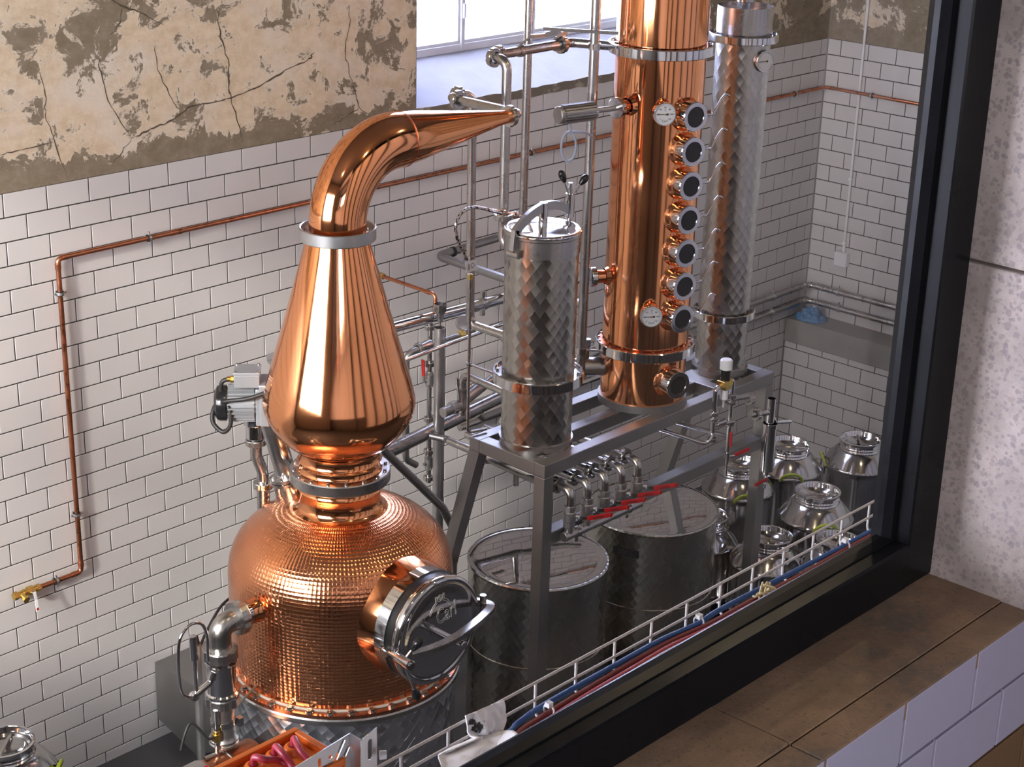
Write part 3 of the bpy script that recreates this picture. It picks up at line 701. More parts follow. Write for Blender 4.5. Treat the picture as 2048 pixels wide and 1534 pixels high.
gc = hd-gx*.035+gz*.035
part('gearbox', MB().obox(gc, (.075, .06, .075), (gx, gy, gz)).cyl(gc-gy*.065, gc-gy*.078, .05, 28).obox(gc+gx*.03+gz*.01, (.03, .066, .085), (gx, gy, gz)), 'grey_paint', ag, bevel=.006)
part('gearbox_plate', MB().lathe([(.052, .060), (.052, .066), (.045, .068), (.042, .064), (0, .064)], gc, -gy, 32), 'grey_paint', ag)
mc = gc+gx*.075
mm_ = MB().cyl(mc, mc+gx*.115, .058, 32, bev=.004)
for k in range(24):
    a = 2*PI*k/24; rr = gy*math.cos(a)+gz*math.sin(a)
    mm_.obox(mc+gx*.055+rr*.064, (.050, .010, .0022), (gx, rr, gx.cross(rr)))
part('motor_body', mm_, 'grey_paint', ag)
part('fan_cover', MB().lathe([(.0, .160), (.05, .158), (.066, .148), (.070, .138), (.070, .112), (.062, .110)], mc, gx, 32), 'black_plastic', ag)
tb = mc+gx*.03+gz*.108-gy*.01
part('terminal_box', MB().obox(tb, (.048, .050, .026), (gx, gy, gz)).obox(tb+gz*.031, (.051, .053, .005), (gx, gy, gz)), 'grey_paint', ag, bevel=.003)
for sx in (-1, 1):
    for sy in (-1, 1): part('screw', MB().cyl(tb+gz*.035+gx*.041*sx+gy*.043*sy, tb+gz*.040+gx*.041*sx+gy*.043*sy, .0055, 10), 'steel_polished', ag)
gl = tb+gx*.05-gy*.02
part('cable_gland', MB().hexa(gl, gx, .0135, .012).cyl(gl+gx*.012, gl+gx*.026, .011, 14), 'brass', ag)
pts = [gl+gx*.02, gl+gx*.045-gz*.012, gl+gx*.05-gz*.06, gl+gx*.02-gy*.03-gz*.11, gl+gx*.015-gy*.04-gz*.17, gl+gx*.045-gy*.03-gz*.205, gl+gx*.085-gy*.01-gz*.17, gl+gx*.075-gz*.11, gl+gx*.03-gy*.04-gz*.075, gl-gx*.06-gy*.06-gz*.055, gl-gx*.16-gy*.05-gz*.02, gl-gx*.24-gz*.0]
part('motor_cable', MB().tube(smooth(pts), .0085, 10), 'black_rubber', ag)
# ================================================================== stand of square steel tube
SX0, SX1, SY0, SY1, SZ = 1.435, 3.10, -1.70, -1.255, 1.733
stand = thing('steel_stand', ((SX0+SX1)/2, (SY0+SY1)/2, 0), 'brushed square-tube steel stand carrying the three upright vessels', 'stand')
q = .06
part('front_rail', MB().box((SX0, SY0, SZ-q), (SX1, SY0+q, SZ)), 'steel_dull', stand, bevel=.003)
part('back_rail', MB().box((SX0, SY1-q, SZ-q), (SX1, SY1, SZ)), 'steel_dull', stand, bevel=.003)
for x in (SX0, SX1-q, 2.70): part('end_rail' if x != 2.70 else 'cross_rail', MB().box((x, SY0+q, SZ-q), (x+q, SY1-q, SZ)), 'steel_dull', stand, bevel=.003)
part('middle_rail', MB().box((SX0+q, -1.52, SZ-q), (2.70, -1.46, SZ)), 'steel_dull', stand, bevel=.003)
part('vessel_plate', MB().box((2.76, -1.56, SZ-.012), (SX1-q-.10, -1.40, SZ-.001)), 'steel_dull', stand)
part('lower_rail', MB().box((SX0+q, SY0, 1.345), (SX1-q, SY0+q, 1.405)), 'steel_dull', stand, bevel=.003)
for x in (SX0, SX1-q): part('leg', MB().box((x, SY0, 0), (x+q, SY0+q, SZ-q)), 'steel_dull', stand, bevel=.003)
for x in (SX0, SX1-q):
    yb = SY1+.485
    part('leg', MB().prism([V(x, SY1-q, SZ-q), V(x, SY1, SZ-q), V(x, yb, 0), V(x, yb-q*1.05, 0)], (q, 0, 0)), 'steel_dull', stand, bevel=.003)
def ringflange(name, parent, c, z, r0, r1, h, nb, mt='steel_polished', a0=0):
    o = part(name, MB().lathe([(r0-.004, z), (r1-.003, z), (r1, z+.003), (r1, z+h-.003), (r1-.003, z+h), (r1-.009, z+h), (r1-.009, z+h-.012), (r0-.004, z+h-.012)], c, n=72), mt, parent)
    bolts(o, small_bolt, nb, (r0+r1-.009)/2+.002, z+h-.012, (c[0], c[1]), a0)
    return o
def vessel(name, c, label, cat='vessel'):
    return thing(name, (c[0], c[1], SZ), label, cat)
# ------------------------------------------------------------------ infusion vessel with a clamped lid
vc = V(1.612, -1.485, 0)
iv = vessel('infusion_vessel', vc, 'stubby swirl-finished steel vessel with yoke-clamped domed lid, left on the stand')
part('base_ring', MB().lathe([(.14, SZ), (.161, SZ), (.161, SZ+.032), (.14, SZ+.032)], vc, n=64), 'steel', iv)
part('lower_body', MB().lathe([(.153, SZ+.03), (.153, 2.02)], vc, n=72), 'steel_marbled', iv)
ringflange('body_flange', iv, vc, 2.018, .156, .196, .045, 12, a0=.15)
part('upper_body', MB().lathe([(.156, 2.05), (.156, 2.60)], vc, n=72), 'steel_marbled', iv)
part('lid_band', MB().lathe([(.156, 2.598), (.1605, 2.598), (.1605, 2.668), (.164, 2.672), (.164, 2.681), (.15, 2.681)], vc, n=72), 'steel', iv)
lid = part('lid', MB().lathe([(.164, 2.681), (.166, 2.685), (.164, 2.692), (.155, 2.696), (.145, 2.694), (.120, 2.689), (.09, 2.694), (.05, 2.699), (0, 2.700)], vc, n=72, sharp=70), 'steel_polished', iv)
yk = []; lx0, lx1 = vc.x-.172, vc.x+.165
for k in range(15):
    t = k/14; yk.append(V(lx0+(lx1-lx0)*t, vc.y, 2.69+.075*math.sin(PI*min(1, t*.93+.03))**.8+.032*t))
ym = MB().sweep(yk, .022, .038)
ym.bar(yk[0]+V(.004, 0, .012), yk[0]+V(-.004, 0, -.075), .022, .03, up=(1, 0, 0))
part('lid_yoke', ym, 'steel_brushed', iv, bevel=.0015)
part('yoke_hinge', MB().cyl((lx0+.0, vc.y-.030, 2.612), (lx0+.0, vc.y+.03, 2.612), .016, 16).box((lx0-.008, vc.y-.013, 2.60), (lx0+.02, vc.y+.013, 2.626)), 'steel', iv)
part('yoke_boss', MB().cyl((vc.x, vc.y, 2.698), (vc.x, vc.y, 2.80), .019, 20, bev=.002), 'steel_polished', iv)
pe = yk[-1]
part('clamp_post', MB().cyl((pe.x, pe.y, 2.68), (pe.x, pe.y, pe.z+.12), .0095, 14), 'steel', iv)
part('clamp_nut', MB().cyl((pe.x, pe.y, pe.z-.03), (pe.x, pe.y, pe.z+.074), .0205, 22, bev=.002), 'steel_polished', iv)
hp = V(pe.x, pe.y, pe.z+.058)
knob(iv, hp, V(-.36, .14, .92), .072, .0058, .058, .0165); knob(iv, hp, V(.60, -.22, .70), .066, .0058, .055, .0165)
# inlet stubs
part('inlet_union', MB().nut((vc.x-.01, vc.y+.175, 2.17), (0, 1, 0), .034, .024).cyl((vc.x-.01, vc.y+.12, 2.17), (vc.x-.01, vc.y+.17, 2.17), .022, 18), 'steel', iv)
# ------------------------------------------------------------------ copper column
cc = V(2.346, -1.480, 0)
cl = vessel('copper_column', cc, 'tall polished copper rectifying column with a row of round sight glasses', 'column')
part('base_ring', MB().lathe([(.17, SZ), (.205, SZ), (.205, SZ+.034), (.17, SZ+.034)], cc, n=72), 'steel_dull', cl)
part('lower_body', MB().lathe([(.195, SZ+.03), (.195, 1.995)], cc, n=96), 'copper', cl)
lf = ringflange('lower_flange', cl, cc, 1.985, .197, .230, .045, 24, a0=.1)
part('flange_gasket', MB().lathe([(.19, 2.017), (.213, 2.017), (.213, 2.022), (.19, 2.022)], cc, n=72), 'copper_pipe', cl)
part('middle_body', MB().lathe([(.197, 2.022), (.197, 3.345)], cc, n=96), 'copper', cl)
ringflange('upper_flange', cl, cc, 3.338, .198, .230, .044, 24, a0=.1)
part('upper_body', MB().lathe([(.198, 3.37), (.198, 4.55), (.19, 4.6), (.15, 4.66), (.08, 4.70), (0, 4.71)], cc, n=96, sharp=60), 'copper', cl)
def port(parent, z, r, d, L=.070, base=.195, c=cc):
    d = Vector(d).normalized(); o = V(c.x, c.y, z)
    pr = part('sight_port', MB().lathe([(r*1.22, base-.022), (r*1.17, base-.002), (r*1.07, base+.008), (r*1.02, base+.016), (r*.98, base+.024)], o, d, 36, sharp=70), 'copper', parent)
    part('port_ring', MB().lathe([(r*.9, base+.02), (r, base+.02), (r, base+L-.004), (r*.96, base+L), (r*.70, base+L), (r*.68, base+L-.004)], o, d, 40), 'steel_polished', pr)
    part('port_glass', MB().lathe([(r*.70, base+L-.005), (0, base+L-.005)], o, d, 32), 'sight_dark', pr)
    return pr
pd = V(-.245, -.97, 0)
portz = []
for (x, y) in ((1390, 222), (1383, 292), (1377, 361), (1371, 428), (1369, 495), (1364, 560), (1360, 625)):
    portz.append(at(x, y, X=2.346-.05).z)
for k, z in enumerate(portz): port(cl, 3.105-k*(3.105-2.2)/6, .064, pd)
port(cl, 1.885, .064, pd)
def gauge(parent, c, d, r, txt=True, L=.05):
    d = Vector(d).normalized(); c = Vector(c); up = V(0, 0, 1); ex_ = up.cross(d).normalized()
    g = part('gauge_case', MB().lathe([(0, -.022), (r*.92, -.022), (r, -.018), (r, .0), (r*.97, .004), (r*.90, .004), (r*.88, 0)], c, d, 40), 'steel_polished', parent)
    part('gauge_dial', MB().disc(r*.885, c+d*.0005, d, 36), 'dial', g)
    part('needle', MB().bar(c+d*.0025+ex_*r*.30, c+d*.0025-ex_*r*.72, r*.05, .001, up=d).bar(c+d*.0025+ex_*r*.30, c+d*.0025+ex_*r*.12, r*.16, .001, up=d), 'ink', g)
    part('needle_hub', MB().cyl(c+d*.002, c+d*.0045, r*.07, 10), 'brass', g)
    tk = MB()
    for k in range(0, 27):
        a = math.radians(225-270*k/26); v_ = ex_*math.cos(a)+up*math.sin(a); L_ = .14 if k % 4 == 0 else .08
        tk.bar(c+d*.0012+v_*r*.84, c+d*.0012+v_*r*(.84-L_), r*.022, .0006, up=d)
    part('dial_ticks', tk, 'ink', g)
    if txt:
        for k, s_ in enumerate(('0', '20', '40', '60', '80', '100', '120')):
            a = math.radians(225-270*k/6); v_ = ex_*math.cos(a)+up*math.sin(a)
            place('dial_number', curve_mesh('dial_number', ('T', s_, r*.20, .0002), 'ink'), g, c+d*.0013+v_*r*.58, ex_, up)
        place('dial_unit', curve_mesh('dial_unit', ('T', '°C', r*.2, .0002), 'ink'), g, c+d*.0013+up*r*.32, ex_, up)
        place('dial_name', curve_mesh('dial_name', ('T', 'Carl', r*.30, .0002), 'ink'), g, c+d*.0013-up*r*.58, ex_, up)
    return g
def on_cyl(x, y, c, R):
    r = ray(x, y); ox, oy = CAM.x-c.x, CAM.y-c.y
    A_ = r.x*r.x+r.y*r.y; B_ = ox*r.x+oy*r.y; C_ = ox*ox+oy*oy-R*R; D_ = max(0, B_*B_-A_*C_)
    return CAM+r*((-B_-math.sqrt(D_))/A_)
for (gx_, gy_) in ((1330, 229), (1303, 634)):
    g_ = on_cyl(gx_, gy_, cc, .252); zz = g_.z; s_ = V(cc.x, cc.y, zz); gd = V(g_.x-cc.x, g_.y-cc.y, 0).normalized()
    part('gauge_stem', MB().lathe([(.052, .17), (.047, .195), (.042, .215), (.042, .225)], s_, gd, 28, sharp=60), 'copper', cl)
    gauge(cl, s_+gd*.25, (gd+V(.12, -.10, 0)).normalized(), .050)
# sample cocks beside the ports
for k in range(7):
    z = 3.09-k*(3.09-2.185)/6
    o = V(cc.x, cc.y, z)+V(.055, -.207, 0)
    tp = part('sample_cock', MB().hexa(o+V(.0, -.0, 0), (.92, -.38, 0), .0095, .014).cyl(o-V(.03, -.012, 0), o, .006, 10), 'brass', cl)
    d1 = V(.92, -.38, 0)
    part('cock_tube', MB().tube([o+d1*.014, o+d1*.048, o+d1*.085+V(0, 0, .065), o+d1*.098+V(.01, 0, .085), o+d1*.118+V(.01, 0, .075)], .0045, 10, bend=.012), 'steel_polished', tp)
# side unions and the finned actuator
for (z, L) in ((2.34, .055), (3.13, .06)):
    d_ = V(-.86, .50, 0).normalized() if z < 3 else V(-1, .02, 0); o = V(cc.x, cc.y, z)
    su = part('side_union', MB().lathe([(.05, .185), (.042, .2), (.036, .212)], o, d_, 28, sharp=60).cyl(o+d_*.19, o+d_*(.2+L), .030, 24), 'copper', cl)
    part('union_nut', MB().cyl(o+d_*(.2+L), o+d_*(.225+L), .045, 32, bev=.002), 'steel_polished', su)
o = V(cc.x, cc.y, 1.90); d_ = V(-.80, .60, 0)
su = part('vapour_inlet', MB().cyl(o+d_*.17, o+d_*.36, .045, 28).cyl(o+d_*.30, o+d_*.32, .056, 28), 'steel', cl)
part('inlet_thermowell', MB().cyl(o+d_*.27+V(0, 0, .03), o+d_*.27+V(0, 0, .12), .012, 14).cyl(o+d_*.27+V(0, 0, .10), o+d_*.27+V(0, 0, .135), .017, 16), 'steel', su)
# ------------------------------------------------------------------ steel condenser
kc = V(2.930, -1.492, 0)
kd = vessel('condenser', kc, 'tall slim swirl-finished steel condenser standing at the right end of the stand', 'condenser')
part('base_ring', MB().lathe([(.11, SZ), (.136, SZ), (.136, SZ+.032), (.11, SZ+.032)], kc, n=64), 'steel', kd)
part('bottom_bowl', MB().lathe([(0, 1.60), (.05, 1.605), (.085, 1.625), (.10, 1.66), (.10, 1.733)], kc, n=40, sharp=60), 'steel_dull', kd)
part('lower_body', MB().lathe([(.122, SZ+.03), (.122, 2.02)], kc, n=72), 'steel_marbled', kd)
ringflange('lower_flange', kd, kc, 2.012, .124, .150, .036, 12, a0=.2)
part('middle_body', MB().lathe([(.124, 2.04), (.124, 3.34)], kc, n=72), 'steel_marbled', kd)
ringflange('upper_flange', kd, kc, 3.328, .126, .158, .036, 12, a0=.2)
part('head', MB().lathe([(.127, 3.35), (.127, 3.485), (.1235, 3.485), (.1235, 3.455), (0, 3.45)], kc, n=72), 'steel', kd)
part('head_pipe', MB().cyl((kc.x, kc.y, 3.45), (kc.x, kc.y, 4.6), .020, 24).cyl((kc.x, kc.y, 3.50), (kc.x, kc.y, 3.535), .041, 32, bev=.003), 'steel', kd)
gz_ = at(1530, 123, X=2.93).z
gp = at(1530, 123, Y=kc.y-.14); gn = V(-.25, -.97, 0).normalized()
part('gauge_stem', MB().cyl((kc.x+.03, kc.y-.10, gp.z), (gp.x-.01, kc.y-.10, gp.z), .012, 16).cyl((gp.x, kc.y-.09, gp.z), gp-gn*.015, .011, 16), 'steel', kd)
gauge(kd, gp, gn, .050, False)
# ================================================================== lidded tanks and milk-can drums
def tank(c, r, h, label, lab=None):
    t = thing('lidded_tank', c, label, 'tank', 'floating-lid steel tanks under the stand'); o = V(*c)
    part('tank_body', MB().lathe([(r-.01, .03), (r, .035), (r, h-.012), (r+.006, h-.008), (r+.008, h), (r+.004, h+.006), (r-.004, h+.006)], o, n=96), 'steel_tank', t)
    part('tank_foot', MB().lathe([(r-.03, 0), (r-.012, 0), (r-.012, .04), (r-.03, .04)], o, n=64), 'steel_dull', t)
    part('tank_lid', MB().lathe([(r-.003, h+.004), (r-.012, h+.001), (r-.05, h+.004), (r*.5, h+.010), (0, h+.012)], o, n=96, sharp=60), 'steel_lid', t)
    part('hoop', MB().torus(o+V(0, 0, h*.62), (0, 0, 1), r, .004, 64, 6), 'steel_tank', t)
    if lab:
        d = V(*lab).normalized(); e = V(0, 0, 1).cross(d)
        lb = MB()
        for k in range(5):
            a0, a1 = -.21+.084*k, -.21+.084*(k+1)
            f = lambda a, z: o+V(0, 0, z)+(d*math.cos(a)+e*math.sin(a))*(r+.0012)
            lb.poly([f(a0, h-.125), f(a1, h-.125), f(a1, h-.085), f(a0, h-.085)])
        l_ = part('volume_label', lb, 'dark_label', t)
        place('volume_text', curve_mesh('volume_text', ('T', '300 L', .034, .0004), 'label_ink'), l_, o+d*(r+.0022)+V(0, 0, h-.105), e, (0, 0, 1))
    return t
nt, p = mat('steel_lid', (.62, .61, .61), .03, 1.); bump(nt, noise(nt, 4.5, 2, .4), .035, .05, p)
t1 = at(1083, 1116, Z=1.06); t2 = at(1310, 1015, Z=1.06)
tank((t1.x, t1.y+.02, 0), .322, 1.052, 'round steel tank with mirror lid behind the front left stand leg')
tank((t2.x, t2.y+.02, 0), .322, 1.052, 'round steel tank with mirror lid and dark volume label, nearer the drums', (-.98, -.30, 0))
def drum(c, h=.78, r=.205, body=None, ang=0, label='', handles=True, neck=.118):
    t = thing('steel_drum', c, label, 'drum', 'stainless wide-neck drums'); o = V(*c); body = body or r*.985; zs = h-.155
    part('drum_body', MB().lathe([(0, .01), (body-.02, .0), (body, .02), (body, zs*.34), (body+.005, zs*.36), (body, zs*.38), (body, zs*.42), (body+.005, zs*.44), (body, zs*.46), (body, zs-.03), (r-.004, zs-.012), (r+.002, zs)], o, n=72, sharp=50), 'steel_drum', t)
    part('drum_shoulder', MB().lathe([(r+.002, zs), (r+.003, zs+.008), (r-.006, zs+.018), (r*.86, zs+.052), (r*.72, zs+.082), (neck+.014, zs+.098), (neck+.004, zs+.100)], o, n=72, sharp=60), 'steel_shoulder', t)
    part('neck_ring', MB().lathe([(neck+.006, zs+.096), (neck-.004, zs+.105), (neck-.004, zs+.112), (neck+.004, zs+.118), (neck, zs+.124), (neck, zs+.145), (neck+.007, zs+.149), (neck+.007, zs+.155), (neck-.003, zs+.156), (neck-.007, zs+.150), (neck-.008, zs+.125), (neck-.012, zs+.120)], o, n=56, sharp=50), 'steel_polished', t)
    lid_ = part('drum_lid', MB().lathe([(neck-.008, zs+.120), (neck-.016, zs+.128), (neck-.024, zs+.120), (neck-.034, zs+.126), (neck-.044, zs+.116), (0, zs+.112)], o, n=56, sharp=50), 'steel_shoulder', t)
    e = V(math.cos(ang), math.sin(ang), 0); part('lid_bar', MB().bar(o-e*(neck-.012)+V(0, 0, zs+.130), o+e*(neck-.012)+V(0, 0, zs+.130), .011, .008), 'steel', lid_)
    if handles:
        for s_ in (1, -1):
            u_ = V(math.cos(ang+s_*PI/2), math.sin(ang+s_*PI/2), 0); w_ = V(-u_.y, u_.x, 0); b = o+u_*(r-.012)+V(0, 0, zs-.02)
            hd_ = part('handle_bracket', MB().tube([b-w_*.062+V(0, 0, -.03)+u_*.016, b-w_*.062+V(0, 0, .035)+u_*.012, b-w_*.05+V(0, 0, .05)+u_*.012], .005, 8, bend=.01).tube([b+w_*.062+V(0, 0, -.03)+u_*.016, b+w_*.062+V(0, 0, .035)+u_*.012, b+w_*.05+V(0, 0, .05)+u_*.012], .005, 8, bend=.01), 'black_plastic', t)
            ar = []
            for k in range(11):
                a = PI*k/10; ar.append(b+u_*(.012+.02*math.sin(a))-w_*.064*math.cos(a)+V(0, 0, .022+.052*math.sin(a)))
            part('handle_grip', MB().tube(ar, .0085, 10), 'lime_plastic', hd_)
    return t
nt, p = mat('steel_shoulder', (.42, .415, .41), .13, 1.); vary(nt, p, 7, .1, (.42, .415, .41), .13, .04)
nt, p = mat('steel_drum', (.50, .50, .50), .12, 1.); vary(nt, p, 5, .08, (.50, .50, .50), .13, .04)
def dpos(x, y, h=.78): q_ = at(x, y, Z=h); return (q_.x, q_.y, 0)
drum(dpos(1480, 925), ang=2.42, label='steel drum between the second tank and the right front stand leg')
drum(dpos(1578, 886), ang=2.3, label='steel drum against the back wall behind the hanging spirit cylinder')
drum(dpos(1722, 877), ang=.74, label='tall steel drum in the corner beside the black window frame')
drum(dpos(1636, 981), body=.160, ang=2.42, label='steel drum with overhanging shoulder and narrower body, middle of the group')
drum(dpos(1539, 1070, .62), h=.62, ang=-.9, handles=False, label='steel drum with wide ribbed neck directly behind the right front stand leg')
drum(dpos(1412, 1030, .62), h=.62, r=.185, handles=False, ang=.4, label='steel drum mostly hidden behind the second lidded tank')
drum(dpos(1676, 1078, .72), h=.72, r=.185, neck=.108, ang=.3, handles=False, label='low steel drum half hidden behind the cable tray by the frame corner')
dl = at(8, 1482, Z=.66); dj = drum((dl.x, dl.y, 0), h=.66, ang=-2.4, label='steel drum with lime handle at the bottom left below the copper pipe')
wb = at(1606, 1116, Z=.455); single('white_carton', MB().box((wb.x-.035, wb.y-.028, 0), (wb.x+.035, wb.y+.028, .42)), 'white_plastic', 'white carton on the floor between the front drums', 'box', bevel=.004)
# ================================================================== pipework
def run(name, label, pts, r, bend=.05, mt='steel', nuts=(), cat='pipe', n=18, clamps=(), group=None):
    pts = [Vector(p_) for p_ in pts]; lo = min(pts, key=lambda a: a.z)
    t = thing(name, (pts[0].x, pts[0].y, lo.z), label, cat, group)
    part('tube', MB().tube(pts, r, n, bend=bend), mt, t)
    for (c, d, k) in nuts: part('union_nut', MB().nut(c, d, r*k, r*1.15), mt if mt != 'copper_pipe' else 'steel', t)
    for (c, d) in clamps:
        part('pipe_clamp', MB().lathe([(r+.0005, -.009), (r+.005, -.009), (r+.005, .009), (r+.0005, .009)], c, d, 24), 'black_rubber', t)
    return t
za = ZA+.004
xa = 1.455
run('vapour_pipe', 'steel vapour pipe leaving the lyne arm tip and dropping behind the infusion vessel',
    [(1.385, AY, za), (xa, AY, za), (xa, -1.075, za), (1.60, -1.075, za), (1.60, -1.085, 2.17), (vc.x-.01, -1.34, 2.17)], .0195, .045,
    nuts=[((1.392, AY, za), (1, 0, 0), 2.25), ((xa, -1.135, za), (0, 1, 0), 2.1), ((1.515, -1.075, za), (1, 0, 0), 2.1)])
x2 = at(1010, 300, Y=-1.24).x
zr = at(985, 115, Y=-1.16).z
run('vapour_riser', 'steel riser from the infusion vessel elbowing across to the copper column',
    [(x2, -1.36, 2.56), (x2, -1.24, 2.56), (x2, -1.24, zr), (x2, -1.13, zr), (2.12, -1.16, zr+.01), (2.215, -1.38, zr+.01)], .0205, .045,
    nuts=[((x2, -1.24, 2.685), (0, 0, 1), 2.0), ((x2, -1.165, zr), (0, 1, 0), 2.0), ((x2+.065, -1.13, zr), (1, 0, 0), 1.9), ((2.06, -1.155, zr+.008), (1, -.05, 0), 2.0)])
x3 = at(1050, 300, Y=-1.02).x
run('water_riser', 'bright steel standpipe rising past the window just right of the lyne arm tip', [(x3, -1.02, 1.25), (x3, -1.02, 5.99)], .0185, 0)
x4 = at(1180, 300, Y=-1.33).x
p4 = run('overflow_standpipe', 'steel standpipe running the full height beside the copper column', [(x4, -1.33, 1.86), (x4, -1.33, 5.99)], .0215, 0)
zc = at(1187, 93, Y=-1.33).z
part('clamp_band', MB().lathe([(.0216, -.014), (.026, -.014), (.026, .014), (.0216, .014)], (x4, -1.33, zc), (0, 0, 1), 24).cyl((x4+.02, -1.34, zc), (cc.x-.20, -1.40, zc), .006, 10), 'steel_polished', p4)
zc = at(1165, 700, Y=-1.33).z
part('clamp_band', MB().lathe([(.0216, -.014), (.026, -.014), (.026, .014), (.0216, .014)], (x4, -1.33, zc), (0, 0, 1), 24).cyl((x4+.02, -1.34, zc), (cc.x-.19, -1.42, zc), .006, 10), 'steel_polished', p4)
# flat-bar hanger of the riser
ha, hb = at(1062, 73, Y=-1.20), at(1132, 66, Y=-1.20); hc, hd2 = at(1085, 57, Y=-1.25), at(1236, 66, Y=-1.42)
hg = thing('pipe_hanger', (ha.x, ha.y, ha.z), 'flat steel bars with two pipe rings holding the crossing vapour pipe', 'bracket')
part('hanger_bar', MB().bar(ha, hb, .016, .016), 'steel', hg); part('support_bar', MB().bar(hc, hd2, .014, .014), 'steel', hg)
part('bar_link', MB().bar((ha+hb)/2+V(-.02, 0, .004), (ha+hb)/2+V(.03, -.04, .02), .016, .02), 'steel', hg)
for q_ in (ha, hb):
    part('hanger_ring', MB().lathe([(.0206, -.011), (.0255, -.011), (.0255, .011), (.0206, .011)], (q_.x, -1.135-(q_.x-x2)*.035, zr+.004), (1, -.05, 0), 24).bar(q_, V(q_.x, -1.135, zr+.026), .012, .006), 'steel', hg)
# wall return pipe with elbow, coming out to the column
w0, w1 = at(990, 476, Y=-.11), at(874, 512, Y=-.11)
run('cooling_return', 'steel pipe elbowing off the back wall towards the infusion vessel', [(w0.x+.02, -.11, w1.z+.01), (w1.x, -.11, w1.z), (w1.x, -1.10, w1.z-.02), (2.13, -1.28, w1.z-.03)], .0215, .05,
    clamps=[((at(905, 500, Y=-.11).x, -.11, w1.z), (1, 0, 0))], mt='steel_dull')
hA, hB = at(795, 652, Y=-.60), at(1000, 598, Y=-.60); dx = (hB-hA)/(hB.x-hA.x)
hd = run('upper_header', 'thick upper steel header pipe running behind helmet and infusion vessel', [hA+dx*(-.75), hA+dx*1.35], .0275, 0, 'steel_polished')
for x in (965,):
    c_ = at(x, 605, Y=-.60); c_ = hA+dx*(c_.x-hA.x)
    part('pipe_clamp', MB().lathe([(.0278, -.012), (.033, -.012), (.033, .012), (.0278, .012)], c_, (1, 0, 0), 28).box(c_+V(-.011, -.008, .03), c_+V(.011, .008, .06)).box(c_+V(-.011, -.008, -.06), c_+V(.011, .008, -.03)), 'steel', hd)
lA, lB = at(805, 889, Y=-.62), at(1001, 793, Y=-.62); dl_ = (lB-lA)/(lB.x-lA.x)
run('lower_header', 'thick lower steel header pipe sloping behind the still towards the stand', [lA+dl_*(-.5), lA+dl_*1.4], .0345, 0, 'steel')
# tundish: open funnel on the header over an open standpipe
s0 = at(880, 655, Y=-.655)
ts = thing('drain_standpipe', (s0.x, s0.y, 0), 'open-topped steel drain standpipe below the copper spout', 'pipe')
part('tube', MB().pipe((s0.x, s0.y, 0), (s0.x, s0.y, s0.z), .0265, .003, 28), 'steel_brushed', ts)
f0 = at(881, 618, Y=-.655)
fn = thing('tundish_funnel', (s0.x, s0.y, s0.z), 'short open steel funnel welded on the upper header', 'funnel')
part('cup', MB().lathe([(.010, -.06), (.014, -.06), (.016, -.030), (.029, -.01), (.031, .026), (.028, .026), (.0265, -.008), (.012, -.03), (.010, -.06)], (s0.x, s0.y, f0.z), n=28), 'steel', fn)
part('drip_tube', MB().cyl((s0.x+.01, s0.y+.012, f0.z-.03), (s0.x+.01, s0.y+.012, s0.z-.02), .006, 10), 'steel', fn)
# copper spout with its brass valve
cz = at(868, 588, Y=-.60); c1 = at(800, 553, Y=-.18)
sp_ = thing('copper_spout', (c1.x, -.15, cz.z-.08), 'short copper spout with brass ball valve and white lever above the funnel', 'tap')
part('tube', MB().tube([V(cz.x, -.17, cz.z+.005), V(cz.x, -.61, cz.z), V(cz.x, -.61, cz.z-.085)], .0095, 14, bend=.025), 'copper_pipe', sp_)
part('elbow_sleeve', MB().cyl((cz.x, -.545, cz.z), (cz.x, -.57, cz.z), .0115, 14).cyl((cz.x, -.61, cz.z-.04), (cz.x, -.61, cz.z-.055), .0115, 14), 'copper_pipe', sp_)
bv = V(cz.x, -.20, cz.z+.005)
part('ball_valve', MB().hexa(bv+V(0, -.035, 0), (0, -1, 0), .016, .02).cyl(bv+V(0, .05, 0), bv+V(0, -.035, 0), .0155, 16).hexa(bv+V(0, .075, 0), (0, -1, 0), .018, .025).cyl(bv, bv+V(0, 0, .026), .008, 10), 'brass', sp_)
part('lever', MB().bar(bv+V(0, .0, .028), bv+V(-.005, .085, .034), .014, .006, up=(0, 0, 1)), 'white_plastic', sp_)
# column of fittings left of the standpipe
f1 = at(860, 640, Y=-.48); f2 = at(855, 965, Y=-.48)
fc = thing('valve_column', (f1.x, -.48, f2.z), 'upright string of steel unions and ball valves with a red lever behind the standpipe', 'valve')
part('tube', MB().tube([V(f1.x, -.48, f1.z+.02), V(f1.x, -.48, f2.z)], .0125, 14), 'steel', fc)
for y in (655, 728, 838, 902, 955): part('union_nut', MB().nut((f1.x, -.48, at(858, y, Y=-.48).z), (0, 0, 1), .026, .022), 'steel', fc)
for y in (760, 925):
    c_ = V(f1.x, -.48, at(858, y, Y=-.48).z)
    part('ball_valve', MB().hexa(c_+V(0, 0, -.035), (0, 0, 1), .019, .022).cyl(c_+V(0, 0, -.02), c_+V(0, 0, .03), .021, 16).hexa(c_+V(0, 0, .02), (0, 0, 1), .019, .022).cyl(c_, c_+V(-.035, 0, 0), .008, 10), 'steel_cast', fc)
c_ = V(f1.x, -.48, at(858, 760, Y=-.48).z)
part('red_lever', MB().bar(c_+V(-.04, 0, .03), c_+V(-.045, 0, .115), .018, .006, up=(1, 0, 0)), 'red_plastic', fc)
part('lever_root', MB().bar(c_+V(-.035, 0, -.005), c_+V(-.04, 0, .035), .013, .005, up=(1, 0, 0)), 'steel', fc)
